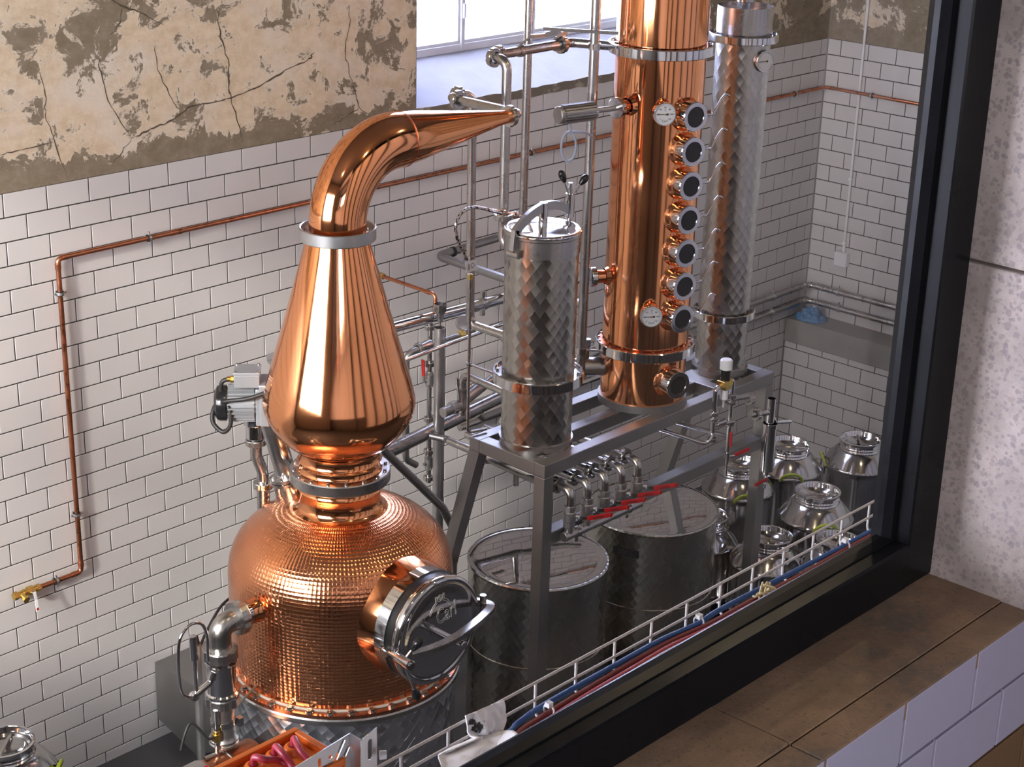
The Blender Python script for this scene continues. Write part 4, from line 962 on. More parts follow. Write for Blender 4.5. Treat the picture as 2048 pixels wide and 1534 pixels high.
# branch with reducer, brass union and gauge back
g1, g2 = at(812, 765, Y=-.52), at(860, 690, Y=-.52)
run('branch_elbow', 'steel elbow branch curling down at the right edge of the helmet', [V(g2.x, -.52, g2.z), V(g1.x, -.52, g2.z-.005), V(g1.x, -.52, g1.z-.40), V(g1.x+.07, -.52, g1.z-.45)], .0165, .05, 'steel_dull',
    nuts=[((g2.x-.075, -.52, g2.z), (1, 0, 0), 1.8), ((g1.x, -.52, g1.z-.02), (0, 0, 1), 1.5)])
g3, g4 = at(878, 683, Y=-.52), at(925, 668, Y=-.52)
bg_ = thing('gauge_branch', (g3.x, -.52, g3.z-.03), 'horizontal steel fittings with brass union ending in a round casting', 'fitting')
part('nipple', MB().cyl((g3.x-.06, -.52, g3.z), (g4.x, -.52, g3.z), .012, 14).nut((g3.x, -.52, g3.z), (1, 0, 0), .026, .022).lathe([(.012, 0), (.026, .06), (.026, .08), (.012, .09)], (g3.x-.14, -.52, g3.z), (1, 0, 0), 20), 'steel', bg_)
part('brass_union', MB().hexa((g4.x-.025, -.52, g3.z), (1, 0, 0), .02, .035), 'brass', bg_)
part('round_casting', MB().cyl((g4.x+.01, -.52, g3.z), (g4.x+.07, -.52, g3.z+.01), .022, 18).lathe([(0, 0), (.036, 0), (.040, .005), (.040, .03), (.034, .036), (0, .036)], (g4.x+.045, -.48, g3.z+.035), (-.5, -.6, .4), 28), 'steel_cast', bg_)
j1, j2 = at(790, 728, Y=-.72), at(1000, 650, Y=-.72); dj_ = (j2-j1)/(j2.x-j1.x)
run('condensate_line', 'slim steel line sloping across behind the standpipe', [j1-dj_*.35, j1+dj_*.95], .0095, 0, 'steel_polished', n=12)
# diverter valve under the infusion vessel inlet
v0 = at(925, 800, Y=-.80)
dv = thing('diverter_valve', (v0.x, v0.y, v0.z-.06), 'upright steel diverter valve with upright lever and curved outlet above the lower header', 'valve')
part('valve_body', MB().lathe([(.0, -.075), (.018, -.075), (.018, -.05), (.028, -.046), (.028, -.02), (.026, -.016), (.026, .045), (.029, .048), (.029, .062), (.0, .062)], v0, n=28), 'steel', dv)
part('outlet_tube', MB().tube([v0+V(0, 0, .05), v0+V(0, 0, .13), v0+V(0, -.55, .10)], .0185, 18, bend=.045), 'steel', dv)
part('side_casting', MB().cyl(v0+V(-.02, 0, -.02), v0+V(-.13, 0, -.03), .024, 18).cyl(v0+V(.02, .0, 0), v0+V(.15, 0, .045), .028, 18).cyl(v0+V(.12, 0, .03), v0+V(.20, 0, .055), .022, 18).nut(v0+V(-.06, 0, -.022), (1, 0, 0), .032, .03), 'steel_cast', dv)
part('lever', MB().cyl(v0+V(-.03, -.01, .0), v0+V(-.045, -.01, .10), .0055, 10).cyl(v0+V(-.044, -.01, .085), v0+V(-.048, -.01, .125), .0085, 12), 'steel_polished', dv)
# lines running under the stand
u1, u2 = at(887, 876, Y=-.70), at(1066, 955, Y=-1.55)
run('drain_line', 'steel drain line passing under the left end of the stand', [(u1.x-.05, -.62, u1.z+.01), (u1.x, -.72, u1.z), (u2.x, -1.58, u2.z-.01)], .0175, .04, 'steel_dull', nuts=[((u1.x+(u2.x-u1.x)*.5, -1.14, (u1.z+u2.z)/2), (u2-u1), 1.6)])
# long wall-side connectors below the lower header
k1, k2 = at(960, 838, Y=-.30), at(1000, 822, Y=-.30)
run('stub_elbow', 'cut-off steel elbow lying level below the lower header', [V(k2.x+.25, -.30, k2.z+.005), V(k1.x+.02, -.30, k1.z), V(k1.x-.02, -.30, k1.z+.035)], .021, .03, 'steel_dull')
p1, p2, p3 = at(785, 918, Y=-1.12), at(885, 1015, Y=-1.12), at(908, 1060, Y=-1.12)
run('pot_bypass', 'bent steel tube slanting down behind the shoulder of the copper pot', [p1+(p1-p2)*.25, V(p2.x, p2.y, p2.z), p3, V(p3.x-.005, p3.y, .9)], .019, .06, 'steel_brushed')
# ------------------------------------------------------------------ five-valve manifold on the front of the stand
mnt = [at(x, y, Y=-1.655) for x, y in ((1113, 970), (1146, 954), (1182, 939.5), (1217, 926), (1249, 912))]
zm = sum(a.z for a in mnt)/5; xm0 = mnt[0].x; dxm = (mnt[4].x-mnt[0].x)/4
mf = thing('valve_manifold', (xm0+2*dxm, -1.75, 1.36), 'five steel elbows with red-handled ball valves joining one collector pipe', 'manifold')
yv = -1.735; ze, zv_, zk = at(1137, 1011, Y=yv).z, at(1136, 1033, Y=yv).z, at(1131, 1073, Y=yv).z
TXT = curve_mesh('handle_text', ('T', 'PORM', .017, .0003), 'ink')
for k in range(5):
    x = xm0+dxm*k
    part('elbow_pipe', MB().tube([V(x, -1.0, zm+.003), V(x, yv, zm), V(x, yv, ze-.005)], .0185, 20, bend=.072, nb=10), 'steel', mf)
    part('union_nut', MB().nut((x, -1.655, zm), (0, 1, 0), .037, .026), 'steel', mf)
    c_ = V(x, yv, zv_)
    bvp = part('ball_valve', MB().hexa(c_+V(0, 0, .022), (0, 0, 1), .026, .026, 8).cyl(c_+V(0, 0, -.026), c_+V(0, 0, .024), .0285, 24, bev=.004).hexa(c_+V(0, 0, -.05), (0, 0, 1), .026, .026, 8).cyl(c_, c_+V(.028, -.035, 0), .011, 12), 'steel_cast', mf)
    h0 = c_+V(.022, -.038, -.004)
    part('lever_root', MB().hexa(h0+V(0, -.006, 0), (0, 1, 0), .009, .012).bar(h0, h0+V(.036, -.020, -.006), .016, .004, up=(0, 1, 0)), 'steel_polished', bvp)
    ha_ = h0+V(.030, -.018, -.006); hb_ = h0+V(.125, -.070, -.002)
    rh = part('red_handle', MB().bar(ha_, hb_, .008, .020, up=(0, 0, 1)).cyl(hb_+V(0, .004, 0), hb_+V(0, -.004, 0), .010, 14), 'red_plastic', bvp, bevel=.002)
    hx = (hb_-ha_).normalized()
    hn = V(-hx.y, hx.x, 0); hn = -hn if hn.y > 0 else hn
    place('handle_text', TXT, bvp, ha_+(hb_-ha_)*.45+hn*.0044, -hx, V(0, 0, -1))
    part('drop_pipe', MB().cyl((x, yv, zk), (x, yv, zv_-.045), .0185, 20), 'steel_brushed', mf)
part('collector', MB().cyl((xm0-.035, yv, zk), (xm0+dxm*4+.03, yv, zk), .0215, 24, bev=.002), 'steel_brushed', mf)
for k in (.45, 3.45): part('collector_clamp', MB().lathe([(.0218, -.012), (.0255, -.012), (.0255, .012), (.0218, .012)], (xm0+dxm*k, yv, zk), (1, 0, 0), 24).cyl((xm0+dxm*k, yv, zk-.02), (xm0+dxm*k, yv, zk-.045), .008, 10).cyl((xm0+dxm*k, yv-.01, zk+.018), (xm0+dxm*k, yv-.03, zk+.03), .008, 10), 'steel', mf)
# ------------------------------------------------------------------ spirit outlet at the right of the stand
YS = -1.775
def s_(x, y, dy=0): return at(x, y, Y=YS+dy)
so = thing('spirit_outlet', tuple(s_(1450, 900)), 'brass regulating valve with white cap on twin upright steel tubes in front of the condenser', 'valve')
bvc = s_(1450, 764)
part('valve_block', MB().box(bvc+V(-.035, -.022, -.018), bvc+V(.035, .022, .012)).cyl(bvc+V(-.04, 0, -.012), bvc+V(.04, 0, -.012), .014, 14).box(bvc+V(-.022, -.022, -.034), bvc+V(.022, .022, -.014)), 'brass', so, bevel=.003)
part('valve_neck', MB().cyl(bvc+V(0, 0, .010), bvc+V(0, 0, .062), .023, 24), 'sight_dark', so)
wc = MB().cyl(bvc+V(0, 0, .062), bvc+V(0, 0, .112), .0275, 32, bev=.004)
for k in range(24):
    a = 2*PI*k/24; wc.obox(bvc+V(.0275*math.cos(a), .0275*math.sin(a), .085), (.0015, .0018, .020), (V(math.cos(a), math.sin(a), 0), V(-math.sin(a), math.cos(a), 0), V(0, 0, 1)))
part('white_cap', wc, 'white_plastic', so)
part('bottle', MB().lathe([(0, -.034), (.019, -.034), (.019, -.082), (.010, -.09), (.006, -.098), (.004, -.125), (0, -.125)], bvc, n=20), 'white_plastic', so)
lt = [s_(1290, 848, .25), s_(1414, 889), s_(1425, 868), s_(1433, 775), bvc+V(-.03, 0, -.012)]
part('left_tube', MB().tube([lt[0], lt[1], V(lt[2].x, YS, lt[2].z), V(lt[2].x, YS, bvc.z-.012), bvc+V(-.03, 0, -.012)], .0105, 14, bend=.035), 'steel_polished', so)
part('back_tube', MB().tube([s_(1330, 838, .3), s_(1455, 873, .02)], .0095, 12), 'steel_polished', so)
xr = bvc.x+.062; zb = s_(1458, 925).z
part('right_tube', MB().tube([bvc+V(.03, 0, -.004), V(xr, YS, bvc.z-.004), V(xr, YS, zb)], .0105, 14, bend=.03), 'steel_polished', so)
xl_ = lt[2].x
for (x, y) in ((xl_, 822), (xl_, 833), (xl_, 872), (xr, 801), (xr, 814), (xr, 855)):
    part('tube_clamp', MB().nut((x, YS, s_(1440, y).z), (0, 0, 1), .021, .018), 'steel', so)
part('cross_valve', MB().cyl(V(xl_, YS, s_(1430, 850).z), V(xr, YS-.02, s_(1462, 840).z), .010, 14).cyl(V(xl_+.03, YS, s_(1430, 850).z+.002), V(xl_+.075, YS-.01, s_(1430, 850).z+.006), .016, 16), 'steel', so)
part('red_lever', MB().bar(V(xr-.025, YS-.03, s_(1460, 858).z), V(xr-.022, YS-.03, s_(1460, 885).z), .012, .007, up=(1, 0, 0)), 'red_plastic', so)
zz = s_(1470, 905).z
part('drain_cock', MB().cyl((xr, YS, zz-.02), (xr, YS, zz+.02), .014, 14).cyl((xr, YS, zz), (xr+.03, YS-.02, zz), .008, 10).cyl((xr, YS, zz-.10), (xr, YS, zz), .006, 10), 'steel_polished', so)
part('red_lever', MB().bar(V(xr+.026, YS-.018, zz+.0), V(xr+.105, YS-.05, zz+.022), .008, .013), 'red_plastic', so)
part('coupling', MB().cyl((xr, YS+.0, s_(1480, 795).z+.012), (xr+.13, YS, s_(1500, 802).z+.03), .013, 14).nut((xr+.145, YS, s_(1510, 806).z+.036), (1, 0, 0), .030, .026), 'steel_cast', so)
# ------------------------------------------------------------------ hanging spirit cylinder (parrot)
q1 = s_(1545, 800, -.01); q2 = s_(1540, 850, -.01); q3 = s_(1531, 945, -.01)
pr_ = thing('spirit_parrot', (q2.x, q2.y, q3.z-.09), 'hanging polished steel spirit cylinder with open inlet tube and slanting spout by the right leg', 'cylinder')
part('cylinder', MB().lathe([(.0, q3.z-.0), (.008, q3.z), (.034, q3.z+.012), (.0345, q3.z+.03), (.0345, q2.z-.012), (.038, q2.z-.012), (.038, q2.z+.01), (.034, q2.z+.01), (.0335, q2.z-.01)], V(q2.x, q2.y, 0), n=32), 'steel_polished', pr_)
part('inlet_tube', MB().pipe((q2.x-.004, q2.y, q2.z-.03), (q2.x-.004, q2.y, q1.z+.01), .021, .002, 24), 'steel_polished', pr_)
part('inlet_arm', MB().cyl((q2.x-.03, q2.y, q1.z-.055), (q2.x-.16, q2.y+.01, q1.z-.035), .015, 18).nut((q2.x-.115, q2.y+.006, q1.z-.042), (1, -.08, -.15), .031, .024), 'steel', pr_)
part('spout', MB().pipe((q2.x+.03, q2.y, q2.z+.005), (q2.x+.175, q2.y+.0, q2.z-.03), .0095, .0015, 16).cyl((q2.x+.025, q2.y-.01, q2.z+.01), (q2.x+.045, q2.y+.02, q2.z+.02), .014, 16), 'steel_polished', pr_)
part('bottom_cock', MB().cyl((q2.x-.002, q2.y, q3.z-.01), (q2.x-.002, q2.y, q3.z+.01), .016, 16).cyl((q2.x-.002, q2.y, q3.z-.05), (q2.x-.002, q2.y, q3.z), .011, 14).lathe([(.004, -.085), (.008, -.08), (.006, -.07), (.009, -.06), (.006, -.05), (.009, -.045)], V(q2.x-.002, q2.y, q3.z), n=14).cyl((q2.x-.002, q2.y, q3.z-.02), (q2.x-.03, q2.y-.02, q3.z-.02), .008, 10), 'steel_polished', pr_)
part('red_lever', MB().bar(V(q2.x-.03, q2.y-.025, q3.z-.02), V(q2.x-.115, q2.y-.02, q3.z-.028), .007, .015), 'red_plastic', pr_)
part('bracket', MB().cyl((q2.x+.02, q2.y+.02, q3.z+.11), (q2.x+.07, SY0-.001, q3.z+.125), .006, 10), 'steel', pr_)
# ------------------------------------------------------------------ braided hose, tag and capillary line
YH = -1.25
hz = [at(x, y, Y=YH) for x, y in ((1004, 427), (985, 422), (955, 415), (930, 420), (915, 438), (911, 462), (918, 487), (930, 512), (938, 530), (941, 545))]
hs = thing('braided_hose', tuple(at(941, 560, Y=YH)), 'thin braided steel hose arching over left of the infusion vessel lid', 'hose')
part('hose', MB().tube(smooth(hz, 5), .0075, 12), 'braid', hs)
e0, e1 = at(985, 422, Y=YH), at(1040, 434, Y=YH-.02)
part('hose_coupling', MB().cyl(at(982, 421, Y=YH), at(1000, 425, Y=YH), .008, 14, r2=.011).cyl(at(1000, 425, Y=YH), at(1030, 431, Y=YH), .0125, 18).nut(at(1003, 426, Y=YH), at(1030, 431, Y=YH)-at(1003, 426, Y=YH), .021, .016).nut(at(1030, 431, Y=YH), at(1030, 431, Y=YH)-at(1003, 426, Y=YH), .019, .014).cyl(at(1004, 429, Y=YH), at(1004, 448, Y=YH), .011, 16), 'steel_polished', hs)
part('tail_tube', MB().tube([at(1028, 431, Y=YH), at(1045, 433, Y=YH), at(1062, 447, Y=YH-.06)], .007, 10, bend=.02), 'steel_polished', hs)
tg = [at(x, y, Y=YH-.012) for x, y in ((930, 524), (953, 519), (955, 540), (933, 546))]
tgt = thing('paper_tag', tuple(tg[3]), 'small white paper tag with a black ring printed on it', 'tag')
part('paper', MB().prism(tg, (0, .001, 0)), 'label_paper', tgt)
tc = (tg[0]+tg[1]+tg[2]+tg[3])/4
part('printed_ring', MB().lathe([(.0085, 0), (.0105, 0), (.0105, .0004), (.0085, .0004)], tc+V(.006, -.0008, .002), (0, -1, 0), 28), 'ink', tgt)
part('printed_lines', MB().box(tc+V(-.019, -.0008, -.013), tc+V(-.0175, -.0003, .014)).box(tc+V(-.0155, -.0008, -.014), tc+V(-.0145, -.0003, .010)).box(tc+V(-.012, -.0008, -.015), tc+V(-.011, -.0003, .012)), 'ink', tgt)
c_ = at(941, 556, Y=YH); c2 = at(938, 862, Y=YH)
cp_ = run('capillary_line', 'thin upright steel line under the braided hose, footed on the stand corner', [c_+V(0, 0, .02), V(c_.x, YH, 1.752), V(c_.x+.10, YH-.02, 1.747)], .0068, .02, n=12)
part('brass_fitting', MB().hexa(c_+V(0, 0, -.005), (0, 0, 1), .0115, .022), 'brass', cp_)
part('sleeve', MB().cyl(c_+V(0, 0, -.045), c_+V(0, 0, -.005), .0105, 14), 'steel', cp_)
cq = at(940, 727, Y=YH); part('stay_rod', MB().cyl(V(c_.x, YH, cq.z), V(vc.x-.14, vc.y+.10, 2.045), .0045, 8).nut((c_.x, YH, cq.z), (0, 0, 1), .012, .014), 'steel', cp_)
# ------------------------------------------------------------------ finned actuator on the column's upper union
fa = at(1168, 200, Y=-1.40)
fc0 = V(cc.x-.26, cc.y+.005, 3.13); fdir = V(-1, .28, -.02).normalized()
fa = thing('finned_actuator', tuple(fc0+fdir*.22+V(0, 0, -.04)), 'finned metal actuator cylinder with looped grey cable left of the column', 'actuator')
fm = MB().cyl(fc0+fdir*.01, fc0+fdir*.31, .012, 14).cyl(fc0+fdir*.13, fc0+fdir*.305, .033, 28, bev=.004).cyl(fc0+fdir*.295, fc0+fdir*.312, .037, 28, bev=.003)
u_, v_, _ = frame(fdir)
for k in range(18):
    a = 2*PI*k/18; r_ = u_*math.cos(a)+v_*math.sin(a); fm.obox(fc0+fdir*.21+r_*.035, (.08, .006, .0028), (fdir, r_, fdir.cross(r_)))
part('finned_body', fm, 'steel_cast', fa)
cb0 = fc0+fdir*.25+V(0, 0, -.035)
lp = [cb0, cb0+V(.004, -.004, -.035)]
for k in range(17):
    a = -PI/2-2*PI*k/16*1.0; lp.append(cb0+V(.022*math.cos(a+PI)-.0, -.022*math.cos(a+PI), -.105-.062*math.sin(a)))
lp += [cb0+V(.07, -.03, -.05), cb0+V(.12, -.02, -.075)]
part('looped_cable', MB().tube(smooth(lp, 4), .0055, 10), 'grey_cable', fa)
# ------------------------------------------------------------------ copper water pipe along the walls
yp = -.032; zp = (at(120, 515, Y=yp).z+at(1640, 177, Y=yp).z)/2; xp = at(118, 560, Y=yp).x; zl = at(150, 1148, Y=yp).z; xv = at(78, 1168, Y=yp).x
cw = thing('copper_water_pipe', (xp, yp, zl), 'thin copper water pipe clipped along the tiled walls and down to the tap', 'pipe')
part('tube', MB().tube([(xv, yp, zl), (xp+.01, yp, zl), (xp, yp, zp), (XC-.032, yp, zp), (XC-.032, -1.3, zp)], .0112, 16, bend=.022), 'copper_pipe', cw)
for (c, d) in (((xp, yp, zp-.035), (0, 0, 1)), ((xp+.035, yp, zp), (1, 0, 0)), ((xp+.01, yp, zl+.04), (0, 0, 1)), ((xp-.028, yp, zl), (1, 0, 0)), ((at(345, 462, Y=yp).x, yp, zp), (1, 0, 0)), ((at(358, 459, Y=yp).x, yp, zp), (1, 0, 0)), ((at(1115, 290, Y=yp).x, yp, zp), (1, 0, 0)), ((at(1127, 288, Y=yp).x, yp, zp), (1, 0, 0)), ((XC-.075, yp, zp), (1, 0, 0)), ((XC-.032, -.085, zp), (0, 1, 0))):
    part('solder_sleeve', MB().lathe([(.011, -.012), (.0132, -.012), (.0132, .012), (.011, .012)], c, d, 18), 'copper_pipe', cw)
for k in range(4): pass
def pclip(c, d, out):
    d = V(*d); c = V(*c); o_ = V(*out)
    m1 = MB().lathe([(.0115, -.009), (.0165, -.009), (.0165, .009), (.0115, .009)], c, d, 20)
    cl_ = part('pipe_clip', m1, 'black_rubber', cw)
    w_ = d.cross(o_)
    part('clip_screw', MB().cyl(c+w_*.016, c+w_*.030, .0045, 8).cyl(c-w_*.016, c-w_*.028, .0045, 8).cyl(c-o_*.012, c-o_*.034, .005, 8).lathe([(.0165, -.006), (.0178, -.006), (.0178, .006), (.0165, .006)], c, d, 20), 'galvanized', cl_)
pclip((xp, yp, at(118, 587, Y=yp).z), (0, 0, 1), (0, -1, 0)); pclip((xp+.006, yp, at(147, 1031, Y=yp).z), (0, 0, 1), (0, -1, 0)); pclip((at(298, 474, Y=yp).x, yp, zp), (1, 0, 0), (0, -1, 0)); pclip((at(112, 1152, Y=yp).x, yp, zl), (1, 0, 0), (0, -1, 0)); pclip((at(1063, 303, Y=yp).x, yp, zp), (1, 0, 0), (0, -1, 0)); pclip((at(1590, 190, Y=yp).x, yp, zp), (1, 0, 0), (0, -1, 0)); pclip((XC-.032, at(1743, 193, X=XC-.032).y, zp), (0, 1, 0), (-1, 0, 0))
tp_ = thing('brass_tap', (xv-.05, yp, zl-.04), 'brass ball valve with white lever ending the copper pipe at lower left', 'tap')
b0 = V(xv, yp, zl)
part('valve_body', MB().hexa(b0+V(-.018, 0, 0), (1, 0, 0), .017, .022).cyl(b0+V(-.08, 0, 0), b0+V(-.015, 0, 0), .0165, 18).hexa(b0+V(-.06, 0, 0), (1, 0, 0), .0205, .03).cyl(b0+V(-.115, 0, 0), b0+V(-.075, 0, 0), .014, 18).hexa(b0+V(-.128, 0, 0), (1, 0, 0), .0185, .02).cyl(b0+V(-.09, 0, 0), b0+V(-.09, -.035, -.012), .0125, 16).hexa(b0+V(-.09, -.03, -.010), (0, -1, -.3), .0165, .014), 'brass', tp_)
part('stem', MB().cyl(b0+V(-.045, -.012, 0), b0+V(-.045, -.034, -.002), .0075, 12), 'steel', tp_)
lv = part('lever', MB().bar(b0+V(-.045, -.034, .006), b0+V(-.041, -.036, -.034), .003, .014, up=(1, 0, 0)).bar(b0+V(-.041, -.036, -.034), b0+V(-.045, -.048, -.085), .004, .0145, up=(1, 0, 0)), 'white_plastic', tp_, bevel=.001)
part('lever_mark', MB().bar(b0+V(-.0445, -.0495, -.066), b0+V(-.045, -.0505, -.077), .002, .009, up=(1, 0, 0)), 'red_plastic', lv)
# ------------------------------------------------------------------ steel pipes, conduit and cloth on the right wall
for nm, ys, lab in (('upper', (609.8, 574, 618), 'upper of the two steel pipes turning the corner above the ledge'), ('lower', (642, 603, 646), 'lower of the two steel pipes turning the corner above the ledge')):
    yw = -.05; z0 = (at(1497, ys[0], Y=yw).z+at(1602, ys[1], Y=yw).z)/2
    t_ = run('corner_pipe', lab, [(2.6, yw, z0), (XC-.05, yw, z0), (XC-.05, -1.4, z0)], .0205, .05, 'steel', group='steel pipes turning the corner')
    for (c, d) in (((at(1546, 590, Y=yw).x, yw, z0), (1, 0, 0)), ((XC-.05, at(1677, ys[1]+14, X=XC-.05).y, z0), (0, 1, 0))):
        part('pipe_clip', MB().lathe([(.0206, -.01), (.026, -.01), (.026, .01), (.0206, .01)], c, d, 22).cyl(V(*c)+V(0, 0, .024), V(*c)+V(0, 0, .042), .006, 8), 'galvanized', t_)
    for c, d in (((XC-.11, yw, z0), (1, 0, 0)), ((XC-.05, yw-.075, z0), (0, 1, 0))):
        part('weld_ring', MB().torus(c, d, .0206, .0015, 24, 6), 'steel_polished', t_)
cy_ = at(1712, 250, X=XC-.012).y; zb_ = at(1684, 500, X=XC-.012).z
cd = thing('wall_conduit', (XC-.012, cy_, zb_-.10), 'white electrical conduit dropping to a small junction box on the right wall', 'conduit')
part('conduit', MB().cyl((XC-.012, cy_, zb_), (XC-.012, cy_, 5.9), .0085, 14), 'white_plastic', cd)
part('junction_box', MB().box((XC-.045, cy_-.045, zb_-.105), (XC-.001, cy_+.05, zb_-.01)).cyl((XC-.012, cy_, zb_-.012), (XC-.012, cy_, zb_+.03), .0115, 12), 'white_plastic', cd, bevel=.005)
for z in (zb_+.05, 1.95, 2.5): part('conduit_clip', MB().box((XC-.022, cy_-.013, z-.008), (XC-.001, cy_+.013, z+.008)), 'white_plastic', cd)
# crumpled blue cloth on the ledge
def cloth(name, f, n, m_, mt, label, cat, th=.002, extra=None):
    mb = MB(); P = [[f(i/n, j/m_) for j in range(m_+1)] for i in range(n+1)]
    for i in range(n+1):
        for j in range(m_+1): mb.v.append(P[i][j])
    for i in range(n):
        for j in range(m_): mb.face([i*(m_+1)+j, (i+1)*(m_+1)+j, (i+1)*(m_+1)+j+1, i*(m_+1)+j+1], True)
    return single(name, mb, mt, label, cat, solid=th)
from mathutils import noise as mn
def blue(u, v):
    a = 2*PI*u; r = v; q_ = V(math.cos(a)*r, math.sin(a)*r, 0)
    n_ = mn.noise(q_*2.1+V(3, 7, 1)); n2 = mn.noise(q_*5+V(9, 2, 4))
    return V(XL+.085+.085*q_.x*(1+.2*n2), -.135+.115*q_.y*(1+.25*n_), .985+max(0, (.052+.05*n_+.03*n2)*(1-r**3)))
cloth('blue_cloth', blue, 48, 16, 'cloth_blue', 'crumpled blue cleaning cloth lying on the concrete ledge in the corner', 'cloth')
# ------------------------------------------------------------------ left outlet of the pot: elbow, sight pipe, lever
zo = 1.50; xo = AX-.44
yo = AY-.02
do = thing('outlet_sight_pipe', (-.165, yo, .80), 'large polished steel outlet elbow and valve with wire loop lever left of the pot', 'pipe')
part('outlet_stub', MB().lathe([(.062, -.02), (.050, .005), (.045, .02), (.0435, .05)], (xo+.01, yo, zo), (-1, 0, 0), 32, sharp=60), 'copper', do)
part('stub_pipe', MB().cyl((xo-.03, yo, zo), (xo-.085, yo, zo), .0425, 32), 'steel_polished', do)
part('union_nut', MB().nut((xo-.088, yo, zo), (1, 0, 0), .066, .036, 4, .042), 'steel', do)
xd = xo-.175
part('elbow', MB().tube([(xo-.085, yo, zo), (xd, yo, zo), (xd, yo, zo-.11)], .0425, 32, bend=.085, nb=12), 'steel', do)
zc = zo-.085
part('union_nut', MB().nut((xd, yo, zc-.03), (0, 0, 1), .066, .045, 4, .042), 'steel', do)
part('valve_barrel', MB().lathe([(.04, -.055), (.058, -.058), (.060, -.066), (.054, -.074), (.055, -.19), (.062, -.196), (.062, -.205), (.04, -.207)], (xd, yo, zc), n=40), 'steel_polished', do)
part('union_nut', MB().nut((xd, yo, zc-.228), (0, 0, 1), .065, .042, 4, .042), 'steel', do)
part('lower_pipe', MB().lathe([(.040, -.245), (.0455, -.245), (.0455, -.29), (.0440, -.295), (.0440, -.355), (.0455, -.358), (.0455, -.375), (.052, -.388), (.056, -.394), (.056, -.402), (.052, -.406), (.056, -.410), (.056, -.417), (.035, -.42)], (xd, yo, zc), n=36), 'steel_brushed', do)
part('band_clamp', MB().lathe([(.0455, -.335), (.0475, -.335), (.0475, -.312), (.0455, -.312)], (xd, yo, zc), n=32).box((xd+.035, yo-.055, zc-.342), (xd+.055, yo-.03, zc-.308)), 'steel_polished', do)
part('stay_rod', MB().cyl((xd+.04, yo, zc-.30), (xd+.18, yo+.02, zc-.255), .005, 8), 'steel', do)
ls = V(xd-.05, yo-.02, zc-.115); le = ls+V(-.085, .01, -.04)
part('lever_stub', MB().tube([ls+V(0, 0, .03), ls+V(-.015, 0, -.005), le], .0135, 14, bend=.02).cyl(le+V(.0, -.012, 0), le+V(0, .012, 0), .016, 16), 'steel_polished', do)
part('lever_handle', MB().cyl(le+V(.012, 0, .0), le+V(.008, 0, .17), .0085, 12).cyl(le+V(.008, 0, .15), le+V(.006, 0, .25), .0145, 18, bev=.002), 'steel_polished', do)
wl = [le+V(-.005, 0, .0), le+V(-.05, .0, .03), le+V(-.062, .0, .12), le+V(-.058, .0, .23), le+V(-.04, .0, .275), le+V(.0, .0, .30), le+V(.045, .0, .285), le+V(.068, 0, .23), le+V(.07, 0, .12)]
part('wire_loop', MB().tube(smooth(wl, 5), .0062, 10), 'steel_polished', do)
# slim sampling line beside it
sl = thing('sampling_line', (xd-.055, yo-.03, zc-.46), 'slim steel sampling line with brass nut beside the outlet pipe', 'pipe')
part('tube', MB().cyl((xd-.055, yo-.03, zc-.24), (xd-.055, yo-.03, zc-.45), .0095, 12), 'steel_polished', sl)
part('brass_nut', MB().hexa((xd-.055, yo-.03, zc-.372), (0, 0, 1), .018, .03).cyl((xd-.055, yo-.03, zc-.345), (xd-.055, yo-.03, zc-.33), .013, 14), 'brass', sl)
part('needle_valve', MB().cyl((xd-.055, yo-.03, zc-.50), (xd-.055, yo-.03, zc-.40), .011, 14).cyl((xd-.055, yo-.03, zc-.43), (xd-.115, yo-.03, zc-.425), .009, 12).lathe([(.0, 0), (.014, .0), (.014, .014), (0, .014)], (xd-.055, yo-.03, zc-.51), n=14), 'steel', sl)
# standing post and black cable behind
pz = at(392, 1262, Y=-1.15)
run('cable_post', 'dark steel cable post standing behind the outlet pipe', [(pz.x, -1.15, 0), (pz.x, -1.15, pz.z-.06)], .0165, 0, 'steel_dull')
bc = [V(pz.x, -1.15, pz.z-.02), at(400, 1290, Y=-1.14), at(412, 1265, Y=-1.10), at(440, 1215, Y=-1.0), at(468, 1188, Y=-.95), at(520, 1130, Y=-.9)]
single('black_cable', MB().tube(smooth([V(pz.x, -1.15, pz.z-.10)]+bc, 5), .006, 8), 'black_rubber', 'black cable rising out of the steel post beside the pot', 'cable')
bc = [at(362, 1500, Y=-1.5), at(370, 1468, Y=-1.5), at(384, 1446, Y=-1.5), V(xd-.095, yo-.03, zc-.345), V(xd-.06, yo-.03, zc-.347)]
single('black_cable', MB().tube(smooth(bc, 5), .006, 8), 'black_rubber', 'short black cable arching onto the brass nut of the sampling line', 'cable')
# steel trough against the back wall
tr = thing('wall_trough', (1.0, -.15, 0), 'dull grey steel box housing on the floor against the back wall left of the pot', 'housing')
part('housing_body', MB().prism([V(.60, -.008, .12), V(.60, -.008, .425), V(.60, -.012, .43), V(.60, -.46, .43), V(.60, -.46, .14), V(.60, -.30, .05)], (.80, 0, 0)), 'steel_dull', tr, bevel=.003)
part('housing_foot', MB().box((.64, -.30, 0), (.70, -.24, .09)).box((1.30, -.30, 0), (1.36, -.24, .09)), 'steel_dull', tr)
